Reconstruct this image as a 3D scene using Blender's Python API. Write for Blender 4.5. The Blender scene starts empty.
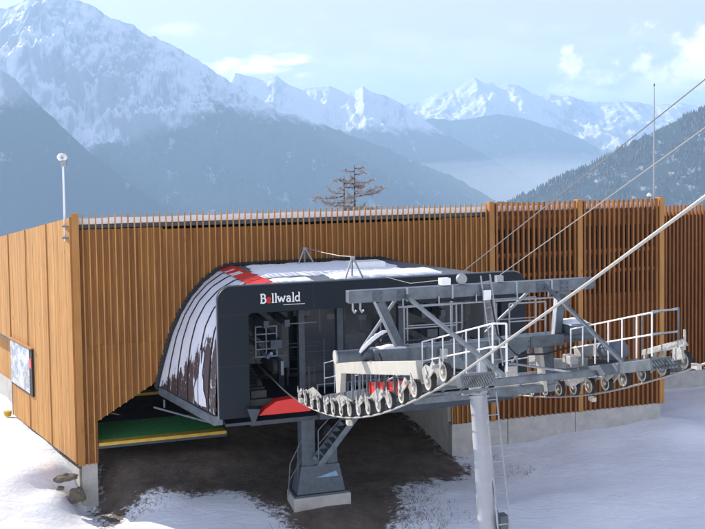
import bpy, bmesh, math, random
from mathutils import Vector, Matrix, noise
random.seed(7)
sc = bpy.context.scene
COL = sc.collection
EYE = 10.0                                   # eye height above the zero level
TH = math.radians(17.045)                    # heading of the hall front
C0 = Vector((-8.27, 27.1, EYE))              # near left corner of the hall at eye height
W = Vector((math.cos(TH), math.sin(TH), 0)); N = Vector((math.sin(TH), -math.cos(TH), 0))

def to_world(u, v, z): return C0 + W*u + N*v + Vector((0, 0, z))

# ------------------------------------------------------------------ objects
def tag(o, label=None, cat=None, group=None, kind=None):
    if label: o['label'] = label
    if cat: o['category'] = cat
    if group: o['group'] = group
    if kind: o['kind'] = kind
    return o

def thing(name, label, cat, u, v, z, group=None):
    """Empty at the base of a thing; its parts are given in hall coordinates (u along, v towards the camera, z from eye)."""
    o = bpy.data.objects.new(name, None); COL.objects.link(o)
    o.location = to_world(u, v, z); o.rotation_euler = (0, 0, TH)
    o.empty_display_size = .3
    o['label'] = label; o['category'] = cat
    if group: o['group'] = group
    ORG[o.name] = (u, v, z)
    return o
ORG = {}

class MB:
    def __init__(s): s.v = []; s.f = []; s.m = []; s.r = []; s.cuts = []
    def cut(s): s.cuts.append((len(s.v), len(s.f))); return s
    def build_each(s, name, mats, parent, **k):
        """one object per piece; cut() ends a piece"""
        if not s.cuts or s.cuts[-1][0] != len(s.v): s.cut()
        v0 = f0 = 0; out = []
        for v1, f1 in s.cuts:
            q = MB(); q.v = s.v[v0:v1]; q.f = [tuple(i-v0 for i in f) for f in s.f[f0:f1]]; q.m = s.m[f0:f1]; q.r = s.r[f0:f1]
            out.append(q.build(name, mats, parent, **k)); v0, f0 = v1, f1
        return out
    def add(s, vs, fs, m=0, r=None):
        k = len(s.v); s.v += [tuple(p) for p in vs]
        r = random.random() if r is None else r
        for f in fs: s.f.append(tuple(i+k for i in f)); s.m.append(m); s.r.append(r)
        return s
    def box(s, x0, x1, y0, y1, z0, z1, m=0, r=None):
        vs = [(x, y, z) for z in (z0, z1) for y in (y0, y1) for x in (x0, x1)]
        return s.add(vs, [(0,2,3,1),(4,5,7,6),(0,1,5,4),(2,6,7,3),(0,4,6,2),(1,3,7,5)], m, r)
    def slant(s, x0, x1, y0, y1, za, zb, z1, m=0, r=None):
        """box whose bottom runs from za at x0 to zb at x1"""
        vs = [(x0,y0,za),(x1,y0,zb),(x0,y1,za),(x1,y1,zb),(x0,y0,z1),(x1,y0,z1),(x0,y1,z1),(x1,y1,z1)]
        return s.add(vs, [(0,2,3,1),(4,5,7,6),(0,1,5,4),(2,6,7,3),(0,4,6,2),(1,3,7,5)], m, r)
    def bar(s, p, q, w, h, up=(0,0,1), m=0, w2=None, h2=None):
        p, q = Vector(p), Vector(q); d = (q-p).normalized(); up = Vector(up)
        if abs(d.dot(up)) > .97: up = Vector((0,1,0))
        a = d.cross(up).normalized(); b = a.cross(d).normalized()
        w2 = w if w2 is None else w2; h2 = h if h2 is None else h2
        vs = [p+a*(i*w/2)+b*(j*h/2) for j in (-1,1) for i in (-1,1)]+[q+a*(i*w2/2)+b*(j*h2/2) for j in (-1,1) for i in (-1,1)]
        return s.add(vs, [(0,1,3,2),(4,6,7,5),(0,4,5,1),(2,3,7,6),(0,2,6,4),(1,5,7,3)], m)
    def tube(s, p, q, r, n=8, r2=None, m=0):
        return s.path([p, q], r, n, [r, r if r2 is None else r2], m)
    def path(s, pts, r, n=8, rs=None, m=0):
        pts = [Vector(p) for p in pts]; vs = []; fs = []; a = None
        for i, p in enumerate(pts):
            d = (pts[min(i+1, len(pts)-1)]-pts[max(i-1, 0)]).normalized()
            if a is None:
                a = d.orthogonal().normalized()
            a = (a-d*a.dot(d)).normalized(); b = d.cross(a)
            rr = rs[i] if rs else r
            vs += [p+(a*math.cos(t)+b*math.sin(t))*rr for t in [2*math.pi*k/n for k in range(n)]]
        for i in range(len(pts)-1):
            for k in range(n):
                fs.append((i*n+k, i*n+(k+1)%n, (i+1)*n+(k+1)%n, (i+1)*n+k))
        fs.append(tuple(range(n-1, -1, -1))); fs.append(tuple((len(pts)-1)*n+k for k in range(n)))
        return s.add(vs, fs, m)
    def prism(s, poly, axis, a, b, m=0, r=None):
        """poly in the two other axes (order x,y,z), extruded along axis from a to b"""
        n = len(poly)
        def P(q, t): l = list(q); l.insert(axis, t); return tuple(l)
        vs = [P(q, a) for q in poly]+[P(q, b) for q in poly]
        fs = [tuple(range(n)), tuple(range(2*n-1, n-1, -1))]+[(i, (i+1)%n, n+(i+1)%n, n+i) for i in range(n)]
        return s.add(vs, fs, m, r)
    def lathe(s, c, axis, prof, n=20, m=0):
        """prof: (radius, height along axis) closed loop ends on the axis or ring"""
        c = Vector(c); d = Vector(axis).normalized(); a = d.orthogonal().normalized(); b = d.cross(a); vs = []; fs = []
        for rr, h in prof:
            vs += [c+d*h+(a*math.cos(2*math.pi*k/n)+b*math.sin(2*math.pi*k/n))*rr for k in range(n)]
        L = len(prof)
        for i in range(L-1):
            for k in range(n): fs.append((i*n+k, i*n+(k+1)%n, (i+1)*n+(k+1)%n, (i+1)*n+k))
        fs.append(tuple(range(n-1, -1, -1))); fs.append(tuple((L-1)*n+k for k in range(n)))
        return s.add(vs, fs, m)
    def grid(s, rows, m=0):
        nr, nc = len(rows), len(rows[0])
        return s.add([p for r in rows for p in r], [(i*nc+j, i*nc+j+1, (i+1)*nc+j+1, (i+1)*nc+j) for i in range(nr-1) for j in range(nc-1)], m)
    def build(s, name, mats, parent=None, bevel=0, smooth=False, uv=None, frame=True, org=None, recalc=True):
        if parent is not None:
            r = parent
            while r.parent: r = r.parent
            o0 = ORG[r.name]
        else: o0 = org or (0, 0, 0)
        me = bpy.data.meshes.new(name)
        if frame: vs = [(x-o0[0], -(y-o0[1]), z-o0[2]) for x, y, z in s.v]
        else: vs = [(x-o0[0], y-o0[1], z-o0[2]) for x, y, z in s.v]
        me.from_pydata(vs, [], s.f); me.update()
        if not isinstance(mats, (list, tuple)): mats = [mats]
        for mt in mats: me.materials.append(mt)
        for p, mi in zip(me.polygons, s.m): p.material_index = mi
        at = me.attributes.new('rnd', 'FLOAT', 'FACE'); at.data.foreach_set('value', s.r)
        if uv:
            ul = me.uv_layers.new(name='UVMap')
            for l in me.loops: ul.data[l.index].uv = uv[l.vertex_index]
        if recalc:
            bm = bmesh.new(); bm.from_mesh(me); bmesh.ops.recalc_face_normals(bm, faces=bm.faces); bm.to_mesh(me); bm.free()
        o = bpy.data.objects.new(name, me); COL.objects.link(o)
        if smooth:
            me.polygons.foreach_set('use_smooth', [True]*len(me.polygons))
            if smooth is not True: me.set_sharp_from_angle(angle=math.radians(smooth))
        if parent is not None: o.parent = parent
        else:
            if frame: o.location = to_world(*o0); o.rotation_euler = (0, 0, TH)
            else: o.location = o0
        if bevel:
            b = o.modifiers.new('bevel', 'BEVEL'); b.width = bevel; b.segments = 2; b.limit_method = 'ANGLE'; b.angle_limit = math.radians(40)
        return o

def lone(mb, name, mats, label, cat, org, group=None, **k):
    o = mb.build(name, mats, None, org=org, **k); return tag(o, label, cat, group)

# ------------------------------------------------------------------ materials
def mat(name, col=(.5,.5,.5), rough=.6, metal=0., var=.12, scale=6., bump=0., spec=.5, bscale=40., coat=0.):
    m = bpy.data.materials.new(name); m.use_nodes = True; nt = m.node_tree; b = nt.nodes['Principled BSDF']
    b.inputs['Roughness'].default_value = rough; b.inputs['Metallic'].default_value = metal
    b.inputs['Specular IOR Level'].default_value = spec; b.inputs['Coat Weight'].default_value = coat
    tc = nt.nodes.new('ShaderNodeTexCoord')
    n = nt.nodes.new('ShaderNodeTexNoise'); n.inputs['Scale'].default_value = scale; n.inputs['Detail'].default_value = 8; n.inputs['Roughness'].default_value = .65
    nt.links.new(tc.outputs['Object'], n.inputs['Vector'])
    mr = nt.nodes.new('ShaderNodeMapRange'); mr.inputs[1].default_value = .3; mr.inputs[2].default_value = .7
    mr.inputs[3].default_value = 1-var; mr.inputs[4].default_value = 1+var
    nt.links.new(n.outputs['Fac'], mr.inputs[0])
    hs = nt.nodes.new('ShaderNodeHueSaturation'); hs.inputs['Color'].default_value = (*col, 1); nt.links.new(mr.outputs[0], hs.inputs['Value'])
    nt.links.new(hs.outputs[0], b.inputs['Base Color'])
    r2 = nt.nodes.new('ShaderNodeMapRange'); r2.inputs[3].default_value = max(0, rough-.12); r2.inputs[4].default_value = min(1, rough+.12)
    nt.links.new(n.outputs['Fac'], r2.inputs[0]); nt.links.new(r2.outputs[0], b.inputs['Roughness'])
    if bump:
        n2 = nt.nodes.new('ShaderNodeTexNoise'); n2.inputs['Scale'].default_value = bscale; n2.inputs['Detail'].default_value = 6
        nt.links.new(tc.outputs['Object'], n2.inputs['Vector'])
        bp = nt.nodes.new('ShaderNodeBump'); bp.inputs['Strength'].default_value = bump; bp.inputs['Distance'].default_value = .03
        nt.links.new(n2.outputs['Fac'], bp.inputs['Height']); nt.links.new(bp.outputs[0], b.inputs['Normal'])
    return m

class NT:
    """tiny helper for hand-made node trees"""
    def __init__(s, nt): s.nt = nt
    def n(s, t, **k):
        q = s.nt.nodes.new(t)
        for a, b in k.items():
            if a.startswith('i'): q.inputs[int(a[1:])].default_value = b
            else: setattr(q, a, b)
        return q
    def l(s, a, b): s.nt.links.new(a, b)
    def math(s, op, a, b=None, c=None, clamp=False):
        q = s.nt.nodes.new('ShaderNodeMath'); q.operation = op; q.use_clamp = clamp
        for i, x in enumerate((a, b, c)):
            if x is None: continue
            if isinstance(x, (int, float)): q.inputs[i].default_value = x
            else: s.l(x, q.inputs[i])
        return q.outputs[0]
    def mix(s, f, a, b):
        q = s.nt.nodes.new('ShaderNodeMix'); q.data_type = 'RGBA'
        for i, x in ((0, f), (6, a), (7, b)):
            if isinstance(x, (int, float)): q.inputs[i].default_value = x
            elif isinstance(x, tuple): q.inputs[i].default_value = (*x, 1) if len(x) == 3 else x
            else: s.l(x, q.inputs[i])
        return q.outputs[2]
    def noise(s, vec, scale, detail=6, rough=.55, dist=0.):
        q = s.nt.nodes.new('ShaderNodeTexNoise'); q.inputs['Scale'].default_value = scale; q.inputs['Detail'].default_value = detail
        q.inputs['Roughness'].default_value = rough; q.inputs['Distortion'].default_value = dist
        s.l(vec, q.inputs['Vector']); return q.outputs['Fac']
    def maprange(s, x, a, b, c=0., d=1., smooth=False):
        q = s.nt.nodes.new('ShaderNodeMapRange')
        if smooth: q.interpolation_type = 'SMOOTHSTEP'
        s.l(x, q.inputs[0])
        for i, y in zip((1,2,3,4), (a,b,c,d)): q.inputs[i].default_value = y
        return q.outputs[0]
    def scaled(s, vec, sx, sy, sz):
        q = s.nt.nodes.new('ShaderNodeVectorMath'); q.operation = 'MULTIPLY'; s.l(vec, q.inputs[0]); q.inputs[1].default_value = (sx, sy, sz); return q.outputs[0]
    def bump(s, h, strength, dist):
        q = s.nt.nodes.new('ShaderNodeBump'); q.inputs['Strength'].default_value = strength; q.inputs['Distance'].default_value = dist; s.l(h, q.inputs['Height']); return q.outputs[0]

def new(name):
    m = bpy.data.materials.new(name); m.use_nodes = True; return m, NT(m.node_tree), m.node_tree.nodes['Principled BSDF']

def wood(name, light, dark, knot=.5):
    m, t, b = new(name)
    tc = t.n('ShaderNodeTexCoord').outputs['Object']; r = t.n('ShaderNodeAttribute', attribute_name='rnd').outputs['Fac']
    off = t.nt.nodes.new('ShaderNodeVectorMath'); off.operation = 'ADD'; t.l(tc, off.inputs[0])
    cx = t.n('ShaderNodeCombineXYZ'); t.l(t.math('MULTIPLY', r, 37.), cx.inputs[2]); t.l(t.math('MULTIPLY', r, 11.), cx.inputs[0]); t.l(cx.outputs[0], off.inputs[1])
    v = off.outputs[0]
    grain = t.noise(t.scaled(v, 22, 22, 1.1), 1.6, 8, .6, .4)
    blot = t.noise(t.scaled(v, 1.5, 1.5, .5), 1.4, 5, .6)
    k = t.noise(t.scaled(v, 9, 9, 3.0), 1.0, 2, .5)
    kn = t.maprange(k, .70, .76)
    f = t.math('ADD', t.math('MULTIPLY', r, .55), t.math('MULTIPLY', t.maprange(grain, .3, .7), .45))
    c = t.mix(f, dark, light)
    c = t.mix(t.math('MULTIPLY', kn, knot), c, tuple(q*.35 for q in dark))
    run = t.noise(t.scaled(tc, 2.2, 2.2, .22), 1.3, 7, .7, .8); c = t.mix(t.maprange(run, .52, .74, 0, .38), c, tuple(.75*q+.10*sum(dark)/3 for q in (dark[0]*.8, dark[1], dark[2]*1.6)))
    hs = t.n('ShaderNodeHueSaturation'); t.l(c, hs.inputs['Color']); t.l(t.maprange(blot, .3, .7, .80, 1.15), hs.inputs['Value'])
    t.l(hs.outputs[0], b.inputs['Base Color']); b.inputs['Roughness'].default_value = .72; b.inputs['Specular IOR Level'].default_value = .25
    t.l(t.bump(grain, .35, .006), b.inputs['Normal'])
    return m

M = {}
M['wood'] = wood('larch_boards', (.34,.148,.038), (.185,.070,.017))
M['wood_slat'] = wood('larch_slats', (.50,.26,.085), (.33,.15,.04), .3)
M['wood_sun'] = wood('larch_side_sunlit', (.54,.285,.095), (.41,.19,.052), .8)  # brighter, yellower larch: sunlight on the side wall put into the colour
M['wood_red'] = wood('larch_screen', (.335,.138,.042), (.20,.074,.020), .3)
M['wood_post'] = wood('larch_post', (.46,.225,.07), (.35,.155,.042), .7)
M['dark_wood'] = mat('shade_dark_wood', (.05,.035,.025), .8)  # dark colour of the hall lining, standing in for shade indoors
M['concrete'] = mat('concrete', (.44,.42,.385), .85, var=.2, scale=2.2, bump=.25, bscale=18)
M['galv'] = mat('galvanised_steel', (.115,.135,.155), .5, .35, var=.38, scale=4)
M['galv_dark'] = mat('weathered_steel', (.09,.11,.13), .55, .3, var=.25, scale=7)
M['galv_light'] = mat('bright_galvanised_steel', (.29,.31,.33), .5, .25, var=.15, scale=9)
M['column'] = mat('column_steel', (.36,.37,.40), .5, .2, var=.10, scale=2)
M['cream'] = mat('cream_paint', (.40,.38,.335), .5, var=.1, scale=5)
M['galv_white'] = mat('pale_zinc', (.37,.36,.335), .5, .2, var=.3, scale=14)
M['anthracite'] = mat('anthracite_panel', (.006,.011,.018), .5, 0, var=.15, scale=1.5, spec=.22)
M['machine'] = mat('machine_grey', (.045,.056,.07), .5, .4, var=.35, scale=5)
M['machine_light'] = mat('machine_light_grey', (.13,.155,.19), .5, .3, var=.3, scale=5)
M['rubber'] = mat('black_rubber', (.018,.018,.019), .8, var=.2)
M['black'] = mat('black_trim', (.012,.013,.015), .6)
M['red'] = mat('red_paint', (.62,.018,.012), .4, var=.06, scale=2)
M['white'] = mat('white_paint', (.78,.78,.77), .5, var=.05)
M['green'] = mat('green_carpet', (.06,.36,.09), .95, var=.3, scale=9, bump=.4, bscale=120)  # green raised in place of the sunlight missing on the platform
M['yellow'] = mat('yellow_paint', (.55,.36,.04), .7, var=.2, scale=5)
M['shell'] = mat('white_membrane', (.66,.66,.70), .45, var=.06, scale=1.2)
M['blue'] = mat('pale_blue_marking', (.22,.36,.50), .5)
M['rope'] = mat('steel_rope', (.33,.32,.30), .5, .4, var=.25, scale=60)
M['thinrope'] = mat('dark_cable', (.16,.16,.16), .6, .2)
M['rock'] = mat('rock', (.16,.135,.10), .9, var=.4, scale=6, bump=.8, bscale=12)
M['bark'] = mat('larch_bark', (.06,.048,.042), .9, var=.3, scale=12)
M['frost'] = mat('frosted_twigs', (.34,.31,.30), .8, var=.45, scale=3)
M['pane'] = mat('dark_glass', (.03,.04,.05), .12, 0, var=.05)

def snow_mat(name, ripple=True):
    m, t, b = new(name)
    tc = t.n('ShaderNodeTexCoord').outputs['Object']
    big = t.noise(tc, .35, 4); c = t.mix(t.maprange(big, .3, .7), (.80,.81,.84), (.88,.88,.89))
    t.l(c, b.inputs['Base Color']); b.inputs['Roughness'].default_value = .75; b.inputs['Specular IOR Level'].default_value = .3
    h = t.math('ADD', t.math('MULTIPLY', t.noise(t.scaled(tc, 1, 2.2, 1), 1.6, 7, .6, .6), 1.), t.math('MULTIPLY', t.noise(tc, 14, 5, .6), .18))
    t.l(t.bump(h, .55, .16 if ripple else .05), b.inputs['Normal'])
    return m
M['snow'] = snow_mat('snow', False)

def ground_mat():
    m, t, b = new('snow_and_earth')
    geo = t.n('ShaderNodeNewGeometry').outputs['Position']
    e = t.n('ShaderNodeAttribute', attribute_name='earth').outputs['Fac']
    brk = t.noise(geo, 1.5, 9, .72); fine = t.noise(geo, 7, 8, .7); 
    e2 = t.math('ADD', e, t.math('MULTIPLY', t.math('SUBTRACT', brk, .5), 1.3)); e2 = t.math('ADD', e2, t.math('MULTIPLY', t.math('SUBTRACT', fine, .5), 1.1))
    f = t.maprange(e2, .40, .62)
    soil = t.mix(t.maprange(t.noise(geo, 2.0, 8, .7), .35, .65), (.095,.074,.058), (.20,.155,.12))
    vor = t.n('ShaderNodeTexVoronoi'); vor.inputs['Scale'].default_value = 11; t.l(geo, vor.inputs['Vector'])
    peb = t.maprange(vor.outputs['Distance'], .12, .3, 1, 0)
    pebm = t.math('MULTIPLY', peb, t.maprange(t.noise(geo, .8, 3), .5, .62))
    soil = t.mix(t.math('MULTIPLY', pebm, .8), soil, (.26,.23,.18))
    # twigs and stubble poking through the snow
    tw = t.noise(t.scaled(geo, 1, 1, 1), 26, 3, .8, 1.5); area = t.n('ShaderNodeAttribute', attribute_name='stubble').outputs['Fac']
    twf = t.math('MULTIPLY', t.maprange(tw, .60, .66), t.maprange(t.math('ADD', area, t.math('MULTIPLY', t.math('SUBTRACT', brk, .5), 1.2)), .5, .62))
    big = t.noise(geo, .25, 4); sn = t.mix(t.maprange(big, .3, .7), (.86,.865,.885), (.91,.91,.92))
    sn = t.mix(twf, sn, (.10,.07,.055))
    c = t.mix(f, sn, soil)
    t.l(c, b.inputs['Base Color']); b.inputs['Roughness'].default_value = .8; b.inputs['Specular IOR Level'].default_value = .25
    sx = t.scaled(geo, .8, 2.0, 1)
    h = t.math('ADD', t.noise(sx, 1.3, 8, .68, 1.2), t.math('MULTIPLY', fine, .45)); h = t.math('ADD', h, t.math('MULTIPLY', t.math('MULTIPLY', peb, f), .35))
    t.l(t.bump(h, .6, .13), b.inputs['Normal'])
    return m
M['ground'] = ground_mat()

def mountain_mat(name, line, soft, forest=(.030,.045,.050), scale=.0012, rocky=.75, west=0., patch=(.60,.68)):
    """snow above the tree line, dark forest and rock below; line in metres above eye level"""
    m, t, b = new(name)
    geo = t.n('ShaderNodeNewGeometry'); pos = geo.outputs['Position']; nor = geo.outputs['Normal']
    sp = t.n('ShaderNodeSeparateXYZ'); t.l(pos, sp.inputs[0]); sn = t.n('ShaderNodeSeparateXYZ'); t.l(nor, sn.inputs[0])
    a = t.noise(pos, scale, 5, .6, .5); bq = t.noise(pos, scale*7, 8, .7); d = t.noise(t.scaled(pos, 1, .22, .30), scale*4.5, 9, .74, .6)
    z = t.math('ADD', sp.outputs[2], t.math('MULTIPLY', t.math('SUBTRACT', a, .5), soft*4.5))
    z = t.math('ADD', z, t.math('MULTIPLY', t.math('SUBTRACT', bq, .5), soft*2.0))
    if west: z = t.math('ADD', z, t.math('MULTIPLY', t.math('MAXIMUM', t.math('SUBTRACT', -650., sp.outputs[0]), 0.), west))
    f = t.maprange(z, line-soft*.35, line+soft*.35)
    rk = t.maprange(t.math('ADD', sn.outputs[2], t.math('MULTIPLY', t.math('SUBTRACT', d, .5), 2.1)), .42, .78)
    lo = t.mix(t.maprange(t.noise(t.scaled(pos, 1, .4, .5), scale*9, 8, .7), *patch), forest, (.50,.53,.58)); lo = t.mix(.35, lo, forest)
    lo = t.mix(t.maprange(d, .66, .74, 0, .45), lo, (.5,.53,.58))
    hi = t.mix(t.math('MULTIPLY', t.math('SUBTRACT', 1., rk), rocky), (.86,.87,.90), (.13,.14,.16))
    t.l(t.mix(f, lo, hi), b.inputs['Base Color']); b.inputs['Roughness'].default_value = .9; b.inputs['Specular IOR Level'].default_value = .1
    return m

# ------------------------------------------------------------------ light, sky, camera
SUN_AZ = math.atan2(-.80, .60); SUN_EL = math.radians(27)
w = bpy.data.worlds.new('World'); sc.world = w; w.use_nodes = True; t = NT(w.node_tree)
bg = w.node_tree.nodes['Background']; bg.inputs[1].default_value = .112
sky = t.n('ShaderNodeTexSky', sky_type='NISHITA', sun_disc=False, sun_elevation=SUN_EL, sun_rotation=SUN_AZ % (2*math.pi), altitude=1600, air_density=.9, dust_density=1.6, ozone_density=.3)
# thin clouds at their bearings (X/Y and Z/Y of the view direction)
tc = t.n('ShaderNodeTexCoord').outputs['Generated']; sp = t.n('ShaderNodeSeparateXYZ'); t.l(tc, sp.inputs[0])
yy = t.math('MAXIMUM', sp.outputs[1], .02); az = t.math('DIVIDE', sp.outputs[0], yy); el = t.math('DIVIDE', sp.outputs[2], yy)
cv = t.n('ShaderNodeCombineXYZ'); t.l(az, cv.inputs[0]); t.l(el, cv.inputs[1])
n1 = t.noise(t.scaled(cv.outputs[0], 14, 40, 1), 1., 7, .62, .3); n2 = t.noise(t.scaled(cv.outputs[0], 30, 34, 1), 1., 7, .6)
tot = None
for (cx_, cy_, rx, ry, s_, nz) in [(-.102,.1165,.080,.015,1.7,n1), (.243,.102,.030,.034,1.1,n2), (.405,.098,.110,.062,1.2,n2), (.33,.078,.15,.028,.8,n1), (-.19,.158,.03,.010,.25,n1), (.12,.115,.40,.05,.12,n1)]:
    dx = t.math('POWER', t.math('DIVIDE', t.math('SUBTRACT', az, cx_), rx), 2.); dy = t.math('POWER', t.math('DIVIDE', t.math('SUBTRACT', el, cy_), ry), 2.)
    q = t.math('SUBTRACT', 1.0, t.math('SQRT', t.math('ADD', dx, dy)))
    q = t.math('ADD', q, t.math('MULTIPLY', t.math('SUBTRACT', nz, .5), 3.6)); q = t.math('MULTIPLY', t.maprange(q, .0, 1.0, 0, 1, True), s_)
    tot = q if tot is None else t.math('MAXIMUM', tot, q)
front = t.math('GREATER_THAN', sp.outputs[1], .05)
veil = t.mix(t.maprange(sp.outputs[2], .12, .45, .72, .22, True), sky.outputs[0], (4.45,3.55,3.35))          # thin even high cloud
cl = t.mix(t.math('MULTIPLY', t.math('MULTIPLY', tot, front), .8, clamp=True), veil, (17.,14.6,13.6))
wb = t.nt.nodes.new('ShaderNodeMix'); wb.data_type = 'RGBA'; wb.blend_type = 'MULTIPLY'; wb.inputs[0].default_value = 1; wb.inputs[7].default_value = (1.02,.95,.97,1); t.l(cl, wb.inputs[6]); cl = wb.outputs[2]
t.l(cl, bg.inputs[0])

ld = bpy.data.lights.new('Sun', 'SUN'); ld.energy = 5.0; ld.angle = math.radians(.5); ld.color = (1, .93, .82)
sun = bpy.data.objects.new('Sun', ld); COL.objects.link(sun)
sd = Vector((math.sin(SUN_AZ)*math.cos(SUN_EL), math.cos(SUN_AZ)*math.cos(SUN_EL), math.sin(SUN_EL)))
sun.rotation_euler = sd.to_track_quat('Z', 'Y').to_euler(); sun.location = (-30, 40, 60)

cam = bpy.data.cameras.new('Camera'); co = bpy.data.objects.new('Camera', cam); COL.objects.link(co); sc.camera = co
P_ = math.atan(.045); R_ = .015
fw = Vector((0, math.cos(P_), -math.sin(P_))); rt = Vector((1,0,0)); up = rt.cross(fw)
rt2 = rt*math.cos(R_)-up*math.sin(R_); up2 = up*math.cos(R_)+rt*math.sin(R_)
co.matrix_world = Matrix(((rt2.x, up2.x, -fw.x, 0), (rt2.y, up2.y, -fw.y, 0), (rt2.z, up2.z, -fw.z, EYE), (0,0,0,1)))
cam.sensor_width = 36; cam.lens = 900/705*36; cam.shift_y = -54/705; cam.clip_start = .5; cam.clip_end = 60000

sc.render.engine = 'CYCLES'
sc.view_settings.view_transform = 'Standard'; sc.view_settings.look = 'None'; sc.view_settings.gamma = 1; sc.view_settings.use_curve_mapping = False
sc.view_settings.exposure = 1.15
sc.cycles.use_denoising = True; sc.cycles.max_bounces = 6; sc.cycles.volume_bounces = 1; sc.cycles.diffuse_bounces = 4
sc.cycles.caustics_reflective = False; sc.cycles.caustics_refractive = False; sc.cycles.sample_clamp_indirect = 8

# ------------------------------------------------------------------ near and far ground
def lerp(a, b, f): return a+(b-a)*f
def smooth(a, b, x):
    f = max(0., min(1., (x-a)/(b-a))); return f*f*(3-2*f)
ANCH = [(.1,.4,-10.45),(.6,1.6,-10.2),(-.9,.3,-9.45),(-1.6,-1.2,-8.98),(-1.4,-4,-8.95),(-2.6,-6,-8.95),(-4,-10,-8.9),(-6,-3,-8.95),(-8,2,-9.6),(-3,3,-9.95),
        (1.5,-1.2,-8.95),(3.6,-1.2,-9.0),(1.,-4,-8.75),(4,-4,-8.9),(2.,.6,-9.45),(4,1,-9.65),(6.4,3.6,-9.68),(8,-3,-9.7),(11.8,-5,-9.65),(11.7,1.5,-9.95),(9,3,-9.8),
        (12.6,.6,-9.95),(13.9,.5,-9.72),(17,.3,-9.5),(20.5,.3,-9.42),(22,-2,-9.75),(25,-5.6,-10.02),(29,-5.8,-10.1),(17,3,-9.75),(14,3.5,-9.95),(21,3,-10.0),(27,0,-10.5),
        (0,8,-10.9),(7.5,7.5,-10.4),(15,8,-10.7),(24,6,-11),(-8,9,-11),(7.5,14,-10.4),(-4,16,-10.4),(16,16,-10.6),(30,12,-10.8),
        (0,22,-8.5),(12,22,-8.6),(0,30,-5),(14,30,-5),(-14,26,-7),(30,26,-7),(0,40,-1),(-20,-8,-9.2),(-20,8,-10.2),
        (-6,-20,-9.2),(8,-20,-10),(20,-20,-10.5),(35,-15,-11),(8,-10,-9.7),(-25,-25,-11),(40,0,-11.5)]
def near_h(u, v):
    sw = 0; s = 0
    for a, b, z in ANCH:
        d = (u-a)**2+(v-b)**2+.25; k = 1/(d*math.sqrt(d)); sw += k; s += k*z
    z = s/sw
    z += .10*noise.fractal(Vector((u*.28, v*.45, 3.1)), .9, 2.1, 4)
    return z
# earth patch under the station, as a polygon in hall coordinates
EARTH = [(.45,1.9),(1.4,1.35),(3,1.35),(4.4,1.9),(5.1,3.4),(5.6,5.6),(6.8,7.5),(7.8,6.0),(8.6,4.6),(9.3,2.7),(10.5,2.1),(11.9,1.9),(12.2,.9),(12.1,-14),(-.3,-14),(.15,0)]

def poly_sd(x, y, P):
    ins = False; d = 1e9; n = len(P)
    for i in range(n):
        x1, y1 = P[i]; x2, y2 = P[(i+1) % n]
        if (y1 > y) != (y2 > y) and x < (x2-x1)*(y-y1)/(y2-y1)+x1: ins = not ins
        dx, dy = x2-x1, y2-y1; tt = max(0, min(1, ((x-x1)*dx+(y-y1)*dy)/(dx*dx+dy*dy+1e-9)))
        d = min(d, math.hypot(x-x1-tt*dx, y-y1-tt*dy))
    return -d if ins else d
def axis_vals(lo_fine, hi_fine, step, lo, hi, g=1.22):
    a = []; x = lo_fine
    while x <= hi_fine: a.append(x); x += step
    s = step; x = a[-1]
    while x < hi: s *= g; x += s; a.append(min(x, hi))
    s = step; x = a[0]; b = []
    while x > lo: s *= g; x -= s; b.append(max(x, lo))
    return b[::-1]+a
US = axis_vals(-9, 32, .22, -16000, 16000); VS = axis_vals(-14, 12, .22, -20000, 3000)
def far_h(u, v):
    # hill shoulder that drops to the valley behind the hall and climbs behind the camera
    d = max(0, -v-22)+max(0, abs(u-8)-45)*.5
    z = -9.5-.42*d if v < 40 else -1+(v-40)*.35-max(0, abs(u-8)-45)*.1
    return max(-760, min(250, z))
verts = []; earth = []; stub = []
for v in VS:
    for u in US:
        if -20 < v < 34 and -25 < u < 42: z = near_h(u, v)
        else:
            f = min(1, max(0, (max(-20-v, v-34, -25-u, u-42))/40)); cu = min(42, max(-25, u)); cvv = min(34, max(-20, v))
            z = lerp(near_h(cu, cvv), far_h(u, v), f)
        e = 0; st = 0
        if -16 < v < 10 and -4 < u < 20:
            e = .5-poly_sd(u, v, EARTH)*.55; e = max(-1, min(1.6, e))
            st = math.exp(-(((u-9.2)/1.7)**2+((v-4.6)/1.8)**2))+.45*math.exp(-(((u-13.4)/.8)**2+((v-2.6)/.7)**2))
        p = to_world(u, v, z); verts.append((p.x, p.y, p.z)); earth.append(e); stub.append(st)
nu = len(US); fs = [(i*nu+j, i*nu+j+1, (i+1)*nu+j+1, (i+1)*nu+j) for i in range(len(VS)-1) for j in range(nu-1)]
me = bpy.data.meshes.new('ground'); me.from_pydata(verts, [], fs); me.update()
for nm, dat in (('earth', earth), ('stubble', stub)):
    me.attributes.new(nm, 'FLOAT', 'POINT').data.foreach_set('value', dat)
me.polygons.foreach_set('use_smooth', [True]*len(me.polygons)); me.materials.append(M['ground'])
bm = bmesh.new(); bm.from_mesh(me); bmesh.ops.recalc_face_normals(bm, faces=bm.faces)
if sum(f.normal.z for f in list(bm.faces)[:200]) < 0: bmesh.ops.reverse_faces(bm, faces=bm.faces)
bm.to_mesh(me); bm.free()
go = bpy.data.objects.new('ground', me); COL.objects.link(go); go['kind'] = 'structure'

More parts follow.
